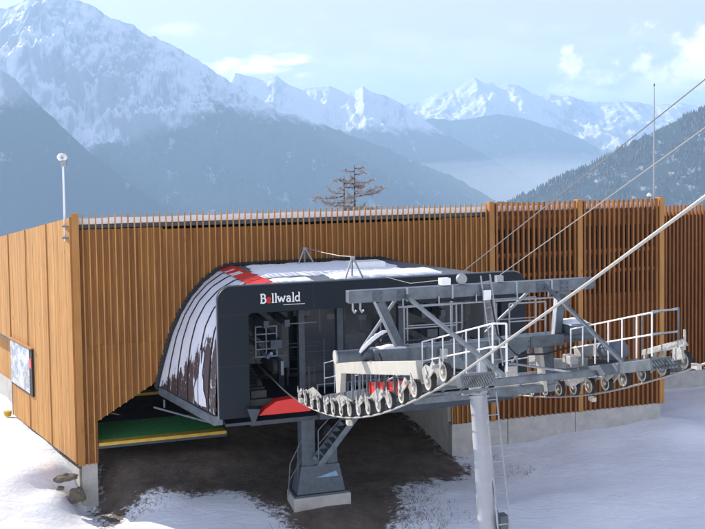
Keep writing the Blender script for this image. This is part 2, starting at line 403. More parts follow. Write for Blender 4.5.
# ------------------------------------------------------------------ mountains
def interp(tab, x):
    if x <= tab[0][0]: a, b = tab[0], tab[1]
    elif x >= tab[-1][0]: a, b = tab[-2], tab[-1]
    else:
        for a, b in zip(tab, tab[1:]):
            if a[0] <= x <= b[0]: break
    return a[1]+(b[1]-a[1])*(x-a[0])/(b[0]-a[0])
def ridge(name, tab, D, wid, base, mt, nx, ns, amp, jag, gul, seed, skew=0., power=.9):
    """a range: crest given by bearing and elevation seen from the hill, D metres off, falling towards us over wid metres"""
    a0, a1 = tab[0][0], tab[-1][0]; rows = []
    for j in range(ns+1):
        s = (j/ns)**1.25; row = []
        for i in range(nx+1):
            a = lerp(a0, a1, i/nx); zr = interp(tab, a)*D
            x = a*D; y = D-s*wid; x2 = x+skew*s*wid
            jg = jag*(noise.fractal(Vector((x*.0045+seed, seed, 0)), .8, 2.2, 6)+.45*noise.fractal(Vector((x*.016+seed, seed, 3)), .6, 2.2, 5))
            z = zr+jg+(base-zr)*(s**power)
            nn = noise.ridged_multi_fractal(Vector((x/gul+seed, y/(gul*3.0), seed)), .9, 2.1, 6, 1., 2.)-1.1
            n3 = noise.fractal(Vector((x/gul*2.3, y/gul*2.3, seed+5)), .8, 2.1, 6)
            amp_ = amp*min(1, max(.10, (zr+120)/800.))
            z += amp_*smooth(0, .22, s)*(nn*.8+n3*.5)+amp_*.16*noise.fractal(Vector((x/gul*9, y/gul*5, seed+9)), .6, 2.1, 5)*smooth(0, .05, s)
            row.append((x2, y+amp*.9*nn*smooth(0, .3, s), z+EYE))
        rows.append(row)
    back = [(p[0], p[1]+wid*.9, base+EYE) for p in rows[0]]
    mb = MB(); mb.grid([back]+rows)
    o = mb.build(name, mt, None, frame=False, smooth=True); o['kind'] = 'structure'; return o, rows
M1 = [(-0.62,.09),(-.53,.12),(-0.4519, 0.15), (-0.4125, 0.1734), (-0.3846, 0.1839), (-0.3691, 0.1881), (-0.3512, 0.1965), (-0.3313, 0.2006), (-0.3116, 0.1981), (-0.2964, 0.1914), (-0.2801, 0.1835), (-0.2639, 0.1701), (-0.2421, 0.1633), (-0.2204, 0.1498), (-0.1985, 0.144), (-0.1767, 0.1294), (-0.1496, 0.1104), (-0.1223, 0.0935), (-0.0895, 0.0754), (-0.0566, 0.0595), (-0.0235, 0.0479), (0.0018, 0.0387), (0.0294, 0.0273), (0.0735, 0.0078), (0.1121, -0.0094), (0.1619, -0.0357), (0.22, -0.07)]
M1b = [(-.62,.22),(-0.4519, 0.15), (-0.4194, 0.1331), (-0.3867, 0.1205), (-0.3717, 0.1071), (-0.3546, 0.0882), (-0.3332, 0.0658), (-0.3063, 0.0378), (-0.2792, 0.0153), (-0.2521, -0.0073), (-0.2248, -0.0277), (-0.19, -0.06)]
M2 = [(-.26,.07),(-0.1666, 0.0909), (-0.1443, 0.0993), (-0.1275, 0.109), (-0.111, 0.1054), (-0.0978, 0.1008), (-0.0812, 0.105), (-0.0692, 0.096), (-0.056, 0.0903), (-0.0394, 0.0923), (-0.0228, 0.0931), (-0.0063, 0.0852), (0.0047, 0.0872), (0.0137, 0.0926), (0.0235, 0.0858), (0.0356, 0.0823), (0.0499, 0.0755), (0.0631, 0.0676), (0.0873, 0.0496), (0.1126, 0.0338), (0.1424, 0.0178), (0.1755, -0.0026), (0.21, -0.03)]
M3 = [(-.02,.01),(0.0317, 0.0383), (0.0596, 0.05), (0.0907, 0.0562), (0.1094, 0.0526), (0.1316, 0.0545), (0.1482, 0.0575), (0.1627, 0.0595), (0.1815, 0.0559), (0.198, 0.0524), (0.2124, 0.0466), (0.2312, 0.0408), (0.2511, 0.0328), (0.2644, 0.0248), (0.2788, 0.0169), (0.3032, 0.001), (0.3309, -0.0216)]
M4 = [(-.1,.05),(0.0321, 0.0637), (0.0543, 0.0699), (0.0687, 0.0741), (0.082, 0.0772), (0.102, 0.0846), (0.1153, 0.0856), (0.1264, 0.0931), (0.1376, 0.1006), (0.1463, 0.095), (0.1563, 0.0948), (0.1629, 0.0892), (0.174, 0.0924), (0.185, 0.09), (0.1982, 0.0832), (0.2071, 0.0787), (0.2203, 0.0818), (0.2314, 0.0783), (0.2402, 0.0793), (0.259, 0.0724), (0.2789, 0.0699), (0.3033, 0.0717), (0.3343, 0.0669), (0.3641, 0.0686), (0.3918, 0.0638), (0.4306, 0.0577), (0.58, 0.04)]
M5 = [(0.12,-.072),(0.1641, -0.0447), (0.1864, -0.0328), (0.2143, -0.021), (0.2365, -0.0102), (0.2643, 0.0016), (0.2921, 0.0156), (0.3199, 0.0295), (0.342, 0.0403), (0.3642, 0.051), (0.3918, 0.0627), (0.4305, 0.0797), (0.4857, 0.0976), (.62,.13)]
ridge('snowy_mountain', M1, 5200, 3000, -700, mountain_mat('mountain_near', 330, 120, west=.55), 520, 220, 300, 20, 760, 1.3, power=.85)
ridge('mountain_spur', M1b, 3400, 1300, -700, mountain_mat('mountain_spur', 300, 110), 220, 90, 80, 8, 420, 7.7, power=.9)
ridge('mountain_range', M2, 7400, 2900, -700, mountain_mat('mountain_mid', 330, 110, scale=.0009), 380, 120, 150, 9, 700, 3.9)
ridge('mountain_dome', M3, 8600, 2400, -700, mountain_mat('mountain_dome', 760, 90), 220, 70, 90, 8, 800, 5.2)
ridge('far_mountain_range', M4, 9900, 3000, -500, mountain_mat('mountain_far', 150, 140, scale=.0006, rocky=.75), 460, 130, 200, 14, 900, 9.4)
_, r5 = ridge('wooded_slope', M5, 2600, 1700, -600, mountain_mat('mountain_wood', 900, 100, (.022,.032,.03), .004, patch=(.56,.64)), 240, 110, 28, 3, 300, 11.1, power=1.)
# the wood on the near slope: thousands of small conifers as one mass
mb = MB(); rnd = random.Random(5)
for k in range(13000):
    fi = rnd.random()*(len(r5[0])-2); fj = (rnd.random()**1.3)*(len(r5)-30)
    i, j = int(fi), int(fj); a, b = fi-i, fj-j
    p = [lerp(lerp(r5[j][i][c], r5[j][i+1][c], a), lerp(r5[j+1][i][c], r5[j+1][i+1][c], a), b) for c in range(3)]
    dn = noise.fractal(Vector((p[0]*.009, p[1]*.004, 2)), .8, 2, 5)
    if dn < -.05 and rnd.random() < .93: continue
    h = rnd.uniform(6, 17)*(1+.5*rnd.random()**4)*(.8+.5*max(0, dn)); r = h*rnd.uniform(.16, .24); ph = rnd.random()*6
    vs = []; fsx = []
    for (zz, rr) in ((-1, r*.5), (h*.12, r), (h*.55, r*.55)):
        vs += [(p[0]+rr*math.cos(ph+q*1.257)*rnd.uniform(.75,1.2), p[1]+rr*math.sin(ph+q*1.257), p[2]+zz) for q in range(5)]
    vs.append((p[0], p[1], p[2]+h))
    for L in range(2):
        fsx += [(L*5+q, L*5+(q+1) % 5, L*5+5+(q+1) % 5, L*5+5+q) for q in range(5)]
    fsx += [(10+q, 10+(q+1) % 5, 15) for q in range(5)]
    mb.add(vs, fsx, 0, rnd.random())
m, t_, b_ = new('conifer_wood'); rr_ = t_.n('ShaderNodeAttribute', attribute_name='rnd').outputs['Fac']
t_.l(t_.mix(t_.maprange(rr_, .55, 1.), t_.mix(rr_, (.018,.03,.02), (.035,.045,.03)), (.16,.15,.15)), b_.inputs['Base Color']); b_.inputs['Roughness'].default_value = .9
fo = mb.build('forest', m, None, frame=False, recalc=False); tag(fo, 'dark conifer wood covering the steep slope at the right', 'forest', kind='stuff')

# mist lying low in the valley, a closed body of its own
bm = bmesh.new(); bmesh.ops.create_icosphere(bm, subdivisions=4, radius=1)
vm = None
def mist_shell(k):
    mb = MB(); f = 1-.13*k; vs = []
    for x in bm.verts:
        c = x.co; j = 1+.22*noise.fractal(Vector((c.x*1.6+k*.15, c.y*1.6, c.z*.8)), .8, 2, 3)
        vs.append((1400+c.x*1700*f*j, 6000+c.y*1700*f*j, EYE-330+c.z*430*f*j))
    return mb.add(vs, [tuple(q.index for q in f_.verts) for f_ in bm.faces])
mists = [mist_shell(k).build('valley_mist' if k == 0 else 'mist_layer', [], None, frame=False) for k in range(7)]
bm.free(); vm = mists[0]; tag(vm, 'pale mist lying low in the valley at the right', 'mist', kind='stuff')
for o in mists[1:]: o.parent = vm
mm = bpy.data.materials.new('valley_mist'); mm.use_nodes = True; nt = mm.node_tree; nt.nodes.remove(nt.nodes['Principled BSDF'])
pv = nt.nodes.new('ShaderNodeVolumePrincipled'); pv.inputs['Color'].default_value = (.93,.96,1,1); pv.inputs['Density'].default_value = 1.9e-4
nt.links.new(pv.outputs[0], nt.nodes['Material Output'].inputs['Volume'])
for o in mists: o.data.materials.append(mm)

# haze: one even volume round everything
HZ = 1.5e-4
mb = MB(); mb.box(-20500, 20500, -6500, 21500, -900, 1500)
hz = mb.build('haze', [], None, frame=False); hz['kind'] = 'stuff'; tag(hz, 'pale blue winter haze filling the valley', 'haze')
m = bpy.data.materials.new('haze'); m.use_nodes = True; nt = m.node_tree
nt.nodes.remove(nt.nodes['Principled BSDF']); pv = nt.nodes.new('ShaderNodeVolumePrincipled')
pv.inputs['Color'].default_value = (.445,.668,.945,1); pv.inputs['Density'].default_value = HZ; pv.inputs['Anisotropy'].default_value = .1
nt.links.new(pv.outputs[0], nt.nodes['Material Output'].inputs['Volume']); hz.data.materials.append(m)
# ------------------------------------------------------------------ timber hall
hall = thing('timber_hall', 'long flat-roofed hall clad in vertical larch boards behind the lift station', 'station hall', 0, 0, -9.7)
ARCH = [(2.26,-6.62),(2.36,-6.2),(2.50,-5.7),(2.72,-5.0),(3.0,-4.4),(3.32,-3.9),(3.72,-3.46),(4.15,-3.14),(4.6,-2.98)]
ARCH += [(5.6,-2.97),(8.4,-2.97),(9.6,-3.0)]+[(14.3-x, z) for x, z in reversed(ARCH[:8])]
def cut(u):
    """lower edge of the front cladding"""
    if u < .40: return -8.85
    if u < 2.26: return lerp(-7.56, -6.44, (u-.40)/1.86)
    if u < 12.04:
        for a, b in zip(ARCH, ARCH[1:]):
            if a[0] <= u <= b[0] and b[0] > a[0]: return lerp(a[1], b[1], (u-a[0])/(b[0]-a[0]))
        return -3.2
    return -8.79
rr = random.Random(3)
mb = MB(); ms = MB(); u = .02; pitch = .1905
while u < 13.5:
    r = rr.random(); a, b = u, min(u+pitch-.006, 13.54)
    zj = -5.22+.004*rr.random(); ca, cb_ = cut(a+.002)+.01*rr.random(), cut(b-.004)
    if max(ca, cb_) < zj-.05:
        mb.slant(a, b, -.03, -.002-.004*rr.random(), ca, cb_, zj, 0, r); mb.slant(a, b, -.03, -.001-.005*rr.random(), zj+.005, zj+.005, -1.68, 0, rr.random())
    else: mb.slant(a, b, -.03, -.002-.004*rr.random(), ca, cb_, -1.74, 0, r)
    c = u+pitch*.5; z0 = max(cut(c-.03), cut(c+.03))-.02
    if 2.2 < c < 12.04: z0 = max(cut(c-.03), cut(c+.03))-.02
    j_ = .004*(rr.random()-.5); ms.box(c-.020+j_, c+.020+j_, .003, .066, z0, -1.22-.012*rr.random(), 0, rr.random())
    u += pitch
mb.build('front_boarding', M['wood'], hall); ms.build('batten', M['wood_slat'], hall)['label'] = 'narrow proud vertical battens on the front boarding'
# see-through screen of the right part
ms = MB(); bk = MB(); rails = MB()
for a0, a1 in ((13.74, 17.0), (17.2, 20.4)):
    nn = int(round((a1-a0)/.2)); st = (a1-a0)/nn
    for k in range(nn):
        c = a0+st*(k+.5)
        ms.box(c-.036, c+.036, -.02, .10, -8.80-.01*rr.random(), -1.21-.012*rr.random(), 0, rr.random())
    for z in (-1.75, -3.05, -3.78, -5.1, -6.3, -7.6): rails.box(a0-.1, a1+.1, -.13, -.02, z-.06, z+.06, 0, rr.random())
    rails.cut()
    for z0, z1 in ((-8.78, -4.62), (-2.15, -1.62)):
        k = a0-.1
        while k < a1+.05: bk.box(k, k+.185, -.165, -.135, z0, z1, 0, rr.random()); k += .19
        bk.cut()
ms.build('slat_screen', M['wood_red'], hall)['label'] = 'row of upright larch slats with dark gaps between them'
rails.build_each('screen_rail', M['wood_red'], hall); bk.build_each('rear_boarding', M['wood_red'], hall)
for i, (a, b, z0) in enumerate(((-.20, .01, -8.86), (13.55, 13.74, -8.81), (17.0, 17.19, -8.81), (20.40, 20.60, -8.81))):
    p = MB().box(a, b, -.16, .125, z0, -1.17).build('corner_post' if i in (0, 3) else 'post', M['wood_post'], hall, bevel=.008)
# left side wall: direction in hall coordinates
LD = Vector((-.314, -.949)); LN = Vector((-.949, .314))      # along the wall, outwards
def LW(s, o, z): return (-.2+LD.x*s+LN.x*o, -.08+LD.y*s+LN.y*o, z)
def lbox(mb, s0, s1, o0, o1, z0, z1, z1b=None, m=0, r=None):
    z1b = z1 if z1b is None else z1b
    vs = [LW(s0,o0,z0),LW(s1,o0,z0),LW(s0,o1,z0),LW(s1,o1,z0),LW(s0,o0,z1),LW(s1,o0,z1b),LW(s0,o1,z1),LW(s1,o1,z1b)]
    return mb.add(vs, [(0,2,3,1),(4,5,7,6),(0,1,5,4),(2,6,7,3),(0,4,6,2),(1,3,7,5)], m, r)
def ltop(s): return -1.30-.122*s
mb = MB(); s = 0
while s < 15:
    wd = .145; z0 = -8.84 if s < 7.1 else -6.03
    lbox(mb, s, s+wd-.007, -.01+.008*rr.random(), .03+.006*rr.random(), z0-.012*rr.random(), ltop(s), ltop(s+wd), 0, rr.random()); s += wd
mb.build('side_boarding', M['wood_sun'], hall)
mb = MB()
for s in (.02, 2.45, 4.9, 7.12): lbox(mb, s, s+.05, .034, .062, -8.84 if s < 7.15 else -6.03, ltop(s)+.01)
mb.build('cover_strip', M['wood_slat'], hall)
mb = MB(); lbox(mb, 7.13, 7.25, -.62, -.02, -8.9, -6.05); lbox(mb, 7.1, 15, -.62, -.012, -6.15, -6.05); mb.build('entrance_reveal', M['galv_dark'], hall)
mb = MB(); s = 7.3
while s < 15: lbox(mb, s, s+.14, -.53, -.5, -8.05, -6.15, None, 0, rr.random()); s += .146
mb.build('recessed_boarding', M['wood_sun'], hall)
# roof with its snow
def roofz(v): return -1.52+.13*v
mb = MB()
for dz, th in ((0, .12),):
    vs = [(-.1,-.2,roofz(-.2)),(20.35,-.2,roofz(-.2)),(20.35,-13.3,roofz(-13.3)),(-4.5,-13.3,roofz(-13.3))]
    mb.add(vs+[(a,b,c-.12) for a,b,c in vs], [(0,1,2,3),(7,6,5,4),(0,4,5,1),(1,5,6,2),(2,6,7,3),(3,7,4,0)])
rf = mb.build('roof', M['galv_dark'], hall)
rows = []
for j in range(10):
    v = [-.16,-.15,-.19,-.5,-1.5,-3,-5,-8,-11,-13.2][j]; row = []
    for i in range(120):
        uu = lerp(-.06-(-v)*.33, 20.33, i/119); h = [0.01,.14,.20,.22,.2,.2,.2,.2,.2,.01][j]
        row.append((uu, v, roofz(v)+h*(1+.12*noise.noise(Vector((uu*1.3, v, 4))))))
    rows.append(row)
MB().grid(rows).build('roof_snow', M['snow'], rf, smooth=True)
# inner lining; its dark colour stands in for the closed hall's shade behind the gaps
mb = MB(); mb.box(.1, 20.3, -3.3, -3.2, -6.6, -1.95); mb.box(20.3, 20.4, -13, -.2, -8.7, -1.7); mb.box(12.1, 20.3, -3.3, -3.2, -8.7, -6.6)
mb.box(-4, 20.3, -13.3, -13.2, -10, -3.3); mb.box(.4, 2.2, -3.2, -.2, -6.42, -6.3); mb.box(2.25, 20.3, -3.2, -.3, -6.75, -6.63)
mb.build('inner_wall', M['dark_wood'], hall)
mb = MB()
for a in (13.7, 15.4, 17.1, 18.8, 20.2): mb.box(a-.08, a+.08, -2.9, -2.7, -8.7, -1.9)
for z in (-3.4, -5.4, -7.2): mb.box(12.2, 20.3, -2.86, -2.74, z-.1, z+.1)
for a in (14.2, 15.9, 18.0, 19.4): mb.bar((a, -2.8, -8.5), (a+1.2, -2.8, -3.4), .12, .12, (0,1,0))
mb.build('inner_frame', M['wood_red'], hall)
# concrete
mb = MB(); mb.box(-.10, .36, -.55, -.01, -11.2, -8.85); mb.build('concrete_footing', M['concrete'], hall, bevel=.012)['label'] = 'tall narrow concrete footing under the near corner'
mb = MB(); mb.box(12.10, 14.22, -.30, .035, -11.5, -8.80); mb.cut(); mb.box(14.24, 16.9, -.30, .035, -11.5, -8.80); mb.cut(); mb.box(16.92, 20.5, -.30, .035, -11.5, -8.80); mb.build_each('concrete_plinth', M['concrete'], hall, bevel=.015)
mb = MB(); mb.box(12.10, 12.4, -13, -.31, -11.5, -6.8); mb.build('concrete_side_wall', mat('lit_concrete', (.60,.57,.52), .85, var=.15, scale=2, bump=.2, bscale=16), hall)  # lighter copy of the concrete, making up for missing bounce light
mb = MB(); lbox(mb, 7.3, 15, -.6, -.44, -9.6, -8.05); lbox(mb, .3, 7.1, -.35, -.12, -10.5, -9.12); mb.build('concrete_base', M['concrete'], hall)
# annex set back at the right
an = thing('timber_annex', 'lower slatted larch building set back beyond the right corner of the hall', 'annex', 21, -6, -10.1)
ms = MB(); u = 20.7
while u < 36: ms.box(u-.035, u+.035, -6.02, -5.9, -9.32, -1.80-.015*rr.random(), 0, rr.random()); u += .2
ms.build('slat_screen', M['wood_red'], an)
mb = MB(); u = 20.6
while u < 36: mb.box(u, u+.185, -6.2, -6.17, -9.3, -2.1, 0, rr.random()); u += .19
mb.build('rear_boarding', M['wood_red'], an)
mb = MB()
for z in (-2.3, -3.6, -4.9, -6.2, -7.5): mb.box(20.6, 36, -6.165, -6.03, z-.05, z+.05)
mb.build('screen_rail', M['wood_red'], an)
mb = MB(); mb.box(20.6, 27.5, -6.5, -5.93, -11.6, -9.33); mb.box(27.52, 36, -6.5, -5.93, -11.6, -9.33); mb.build('concrete_plinth', M['concrete'], an, bevel=.015)
mb = MB(); mb.box(20.5, 36, -13, -6.24, -3.0, -2.85); rf2 = mb.build('roof', M['galv_dark'], an)
MB().box(20.55, 36, -12.9, -6.25, -2.848, -2.65).build('roof_snow', M['snow'], rf2, bevel=.05)

# piste map panel on the side wall
pm = thing('piste_map_panel', 'white piste map panel with red badge on the sunlit side wall of the hall', 'notice board', -.2+LD.x*5.7, -.08+LD.y*5.7, -7.6)
mb = MB(); lbox(mb, 4.33, 7.02, .03, .10, -7.62, -5.98); mb.build('back_board', M['black'], pm)
mb = MB(); lbox(mb, 4.62, 7.0, .102, .11, -7.56, -6.02)
mm, t_, b_ = new('piste_map_print'); tcx = t_.n('ShaderNodeTexCoord').outputs['Object']
a_ = t_.noise(tcx, 2.2, 6, .6, 1.); b2 = t_.noise(tcx, 5, 4)
c_ = t_.mix(t_.maprange(a_, .46, .54), (.55,.56,.57), (.22,.30,.38)); c_ = t_.mix(t_.maprange(b2, .60, .66), c_, (.50,.16,.14)); c_ = t_.mix(t_.maprange(a_, .60, .64), c_, (.50,.45,.22))
t_.l(c_, b_.inputs['Base Color']); b_.inputs['Roughness'].default_value = .4
sh = mb.build('map_sheet', mm, pm)
mb = MB(); lbox(mb, 4.36, 4.60, .102, .115, -6.65, -6.32); mb.build('red_badge', M['red'], pm)
mb = MB(); lbox(mb, 4.28, 7.06, .03, .16, -5.97, -5.93); mb.build('cap_strip', M['wood_slat'], pm)

# ------------------------------------------------------------------ loading platform under the corner
lp = thing('loading_platform', 'green carpeted platform with yellow edges under the open corner of the hall', 'platform', 1.5, -1.5, -8.6)
Pp = [(.42,.02),(4.3,.02),(3.9,-2.45),(.42,-2.45)]
mb = MB(); mb.prism([(.40,.0),(4.36,.0),(3.9,-3.2),(.40,-3.2)], 2, -8.42, -8.26); mb.build('slab', M['machine'], lp)
mb = MB(); mb.prism([(.42,-.34),(4.28,-.34),(3.95,-2.35),(.42,-2.35)], 2, -8.259, -8.243); mb.build('carpet', M['green'], lp)
mb = MB(); mb.prism([(.42,.012),(4.33,.012),(4.27,-.33),(.42,-.33)], 2, -8.259, -8.237); mb.box(.42, 4.33, .002, .02, -8.33, -8.26)
mb.build('front_edge_strip', M['yellow'], lp)
mb = MB(); mb.box(.42, 3.6, -5.0, -4.6, -8.0, -7.9); mb.build('rear_edge_strip', M['yellow'], lp)

# ------------------------------------------------------------------ the lift station
st = thing('chairlift_station', 'dark chairlift station with white curved hood and red panels projecting from the hall', 'lift station', 8, 3, -7)
FR = [(3.42,-6.62),(3.43,-6.2),(3.46,-5.7),(3.52,-5.0),(3.62,-4.4),(3.80,-3.95),(4.08,-3.60),(4.52,-3.32),(5.22,-3.12)]
BK = ARCH[:9]
def shell_pt(i, f, off=0.):
    """i along the arch (float), f 0 back .. 1 front"""
    k = min(int(i), 7); q = i-k
    b = [lerp(BK[k][c], BK[k+1][c], q) for c in (0, 1)]; fr = [lerp(FR[k][c], FR[k+1][c], q) for c in (0, 1)]
    g = f+.12*math.sin(math.pi*f)*0
    bulge = .16*math.sin(math.pi*f)*math.sin(math.pi*min(1, i/8))
    tx, tz = BK[min(k+1, 8)][0]-BK[k][0], BK[min(k+1, 8)][1]-BK[k][1]; L = math.hypot(tx, tz); nx, nz = -tz/L, tx/L
    return (lerp(b[0], fr[0], f)+(bulge+off)*nx, lerp(.02, 4.04, f), lerp(b[1], fr[1], f)+(bulge+off)*nz)
# shell material: white membrane with a dark winter-wood print at the lower front
mm, t_, b_ = new('printed_membrane'); uvn = t_.n('ShaderNodeUVMap', uv_map='UVMap').outputs[0]
s2 = t_.n('ShaderNodeSeparateXYZ'); t_.l(uvn, s2.inputs[0]); U_, V_ = s2.outputs[0], s2.outputs[1]
trunk = t_.noise(t_.scaled(uvn, 30, 3.2, 1), 1., 5, .7, .4); blob = t_.noise(t_.scaled(uvn, 17, 13, 1), 1., 6, .7); fine_ = t_.noise(t_.scaled(uvn, 60, 30, 1), 1., 4, .7)
lim = t_.math('ADD', .12, t_.math('MULTIPLY', U_, .50))
dd = t_.math('SUBTRACT', lim, V_)
prob = t_.maprange(dd, -.10, .16)
sig = t_.math('ADD', t_.math('MULTIPLY', trunk, .55), t_.math('ADD', t_.math('MULTIPLY', blob, .35), t_.math('MULTIPLY', fine_, .12)))
f_ = t_.math('GREATER_THAN', sig, t_.maprange(prob, 0, 1, .80, .445)); f_ = t_.math('MULTIPLY', f_, t_.math('GREATER_THAN', prob, .02))
sw_ = t_.noise(t_.scaled(uvn, 3, 3, 1), 1., 3)
wh = t_.mix(t_.maprange(sw_, .3, .7), (.62,.62,.67), (.72,.72,.76))
t_.l(t_.mix(f_, wh, (.055,.032,.034)), b_.inputs['Base Color']); b_.inputs['Roughness'].default_value = .42
mb = MB(); rows = []; uvs = []
NI, NF = 48, 24
for a in range(NF+1):
    rows.append([shell_pt(b*8/NI, a/NF) for b in range(NI+1)]); uvs += [(a/NF, b/NI) for b in range(NI+1)]
mb.grid(rows); hood = mb.build('side_shell', mm, st, smooth=True, uv=uvs); hood['label'] = 'white ribbed curved shell printed with a dark winter wood'
mb = MB()
for f in (.17, .36, .55, .74, .9):
    mb.path([shell_pt(i*8/30, f, .015) for i in range(31)], .022, 6)
mb.build('seam', M['black'], hood)
# snow hare silhouette on the print
mb = MB()
HS = [(.56,.04),(.555,.13),(.59,.19),(.63,.25),(.62,.30),(.615,.36),(.635,.37),(.645,.31),(.655,.30),(.67,.37),(.69,.36),(.675,.29),(.68,.25),(.70,.22),(.705,.15),(.74,.10),(.75,.03),(.66,.02),(.62,.02)]
vs = [shell_pt(v_*8, u_+.12, .022) for u_, v_ in HS]; cx = shell_pt(.15*8, .78, .03)
mb.add(vs+[cx], [(i, (i+1) % len(vs), len(vs)) for i in range(len(vs))]); mb.build('animal_silhouette', M['shell'], hood, recalc=False)['label'] = 'white animal silhouette printed on the dark wood'
# red band with white blocks along the shoulder
mb = MB(); rows = [[shell_pt(i, f/20, .03) for i in (7.15, 7.45, 7.75, 8.0)] for f in range(21)]
mb.grid(rows)
for i in range(60):
    fq = (i//3)/20; 
    if (fq > .12 and fq < .20) or (.27 < fq < .40): mb.m[i] = 1 if i % 3 != 2 else 0
mb.build('red_band', [M['red'], M['white']], hood, recalc=False)
# black edging round the arch, against the boards; its blocks draw the scalloped shadow
mb = MB(); mb.path([(x, .045, z) for x, z in [(BK[0][0]-.05, BK[0][1]-.1)]+[(a-.05, b+.045) for a, b in ARCH[:9]]+[(a, b+.06) for a, b in ARCH[9:12]]+[(a+.06, b+.03) for a, b in ARCH[12:]]], .055, 6)
for k in range(34):
    q = shell_pt(k*8/33, 0, .09); mb.box(q[0]-.05, q[0]+.03, .01, .075, q[2]-.05, q[2]+.05)
mb.build('edging_and_shadow', M['black'], st)
mb = MB(); mb.add([(2.24,.02,-6.64),(3.36,4.05,-6.64),(3.62,4.05,-6.64),(2.52,.02,-6.64),(2.24,.02,-6.9),(3.36,4.05,-6.9),(3.62,4.05,-6.9),(2.52,.02,-6.9)],
   [(0,1,2,3),(7,6,5,4),(0,4,5,1),(1,5,6,2),(2,6,7,3),(3,7,4,0)]); mb.build('bottom_rail', M['galv'], st, bevel=.015)
# right hand shell (mirrored)
rows = [[(14.3-p[0] if a < .5 else lerp(14.3-p[0], 12.6, 0), p[1], p[2]) for p in [shell_pt(b, a/8) for b in range(9)]] for a in range(9)]
rows = [[(lerp(14.3-x, 12.55 if z < -4 else 14.3-x+1.2, v/4.04), v, z) for x, v, z in [(shell_pt(b, a/8)) for b in range(9)]] for a in range(9)]
MB().grid(rows).build('far_side_shell', M['shell'], st, smooth=True)
# roof of the hood
mb = MB()
poly_b = [(4.55,-2.985),(9.75,-2.985)]; vs = [(4.55,.02,-2.99),(9.75,.02,-2.99),(11.3,4.04,-3.10),(5.20,4.04,-3.125)]
mb.add(vs+[(a,b,c-.06) for a,b,c in vs], [(0,1,2,3),(7,6,5,4),(0,4,5,1),(1,5,6,2),(2,6,7,3),(3,7,4,0)])
hr = mb.build('hood_roof', M['machine_light'], st)
for (x0,x1,y0,y1,hh,sd_) in ((4.95,9.6,.15,2.75,.06,1),(6.9,10.4,2.5,3.75,.05,2),(5.1,6.3,3.2,3.9,.03,3)):
    rows = []
    for j in range(15):
        row = []
        for i in range(41):
            a, b = i/40*2-1, j/14*2-1
            x = (x0+x1)/2+a*(x1-x0)/2*(1+.10*noise.noise(Vector((b*3, sd_, 0)))); y = (y0+y1)/2+b*(y1-y0)/2*(1+.22*noise.noise(Vector((a*5, sd_, 7)))+.1*noise.noise(Vector((a*17, sd_, 7))))
            e = max(abs(a), abs(b)); h = hh*(1-smooth(.82, 1, e)*1.3)
            row.append((x, y, -2.985-.035*y/1.0*.8-.0+h+.012*noise.noise(Vector((x*3, y*3, 1)))))
        rows.append(row)
    MB().grid(rows).build('snow_patch', M['snow'], hr, smooth=True)
MB().box(7.95, 9.0, 1.5, 2.3, -3.02, -2.82).build('roof_hatch', M['white'], hr, bevel=.04)
# portal frame
def rounded(x0, x1, z0, z1, r, nn=8):
    p = [(x0, z0)]
    p += [(x0+r-r*math.cos(a), z1-r+r*math.sin(a)) for a in [math.pi/2*k/nn for k in range(nn+1)]]
    p += [(x1-r+r*math.sin(a), z1-r+r*math.cos(a)) for a in [math.pi/2*k/nn for k in range(nn+1)]]
    return p+[(x1, z0)]
out = rounded(3.5, 12.67, -6.68, -3.09, .36); inn = rounded(4.33, 11.87, -6.68, -3.84, .10)
mb = MB(); mb.prism(out+inn[::-1], 1, 4.06, 4.34); mb.build('portal_frame', M['anthracite'], st, bevel=.02)
mb = MB(); trim = [(x, 4.20, z) for x, z in rounded(3.487, 12.68, -6.68, -3.077, .37)]
for a, b in zip(trim[:14], trim[1:14]): mb.bar(a, b, .30, .03, (0,0,1) if abs(a[0]-b[0]) < 1e-6 else (0,0,1))
mb = MB(); mb.path(trim, .022, 6); mb.build('edge_trim', M['galv_light'], st)
mb = MB()
for a in (6.15, 8.1, 10.05): mb.box(a-.006, a+.006, 4.341, 4.344, -3.83, -3.10); mb.cut()
for a, b in ((3.51, 4.32), (11.88, 12.66)):
    for z in (-3.86, -5.25): mb.box(a, b, 4.341, 4.344, z-.006, z+.006); mb.cut()
mb.build_each('panel_joint', M['black'], st)
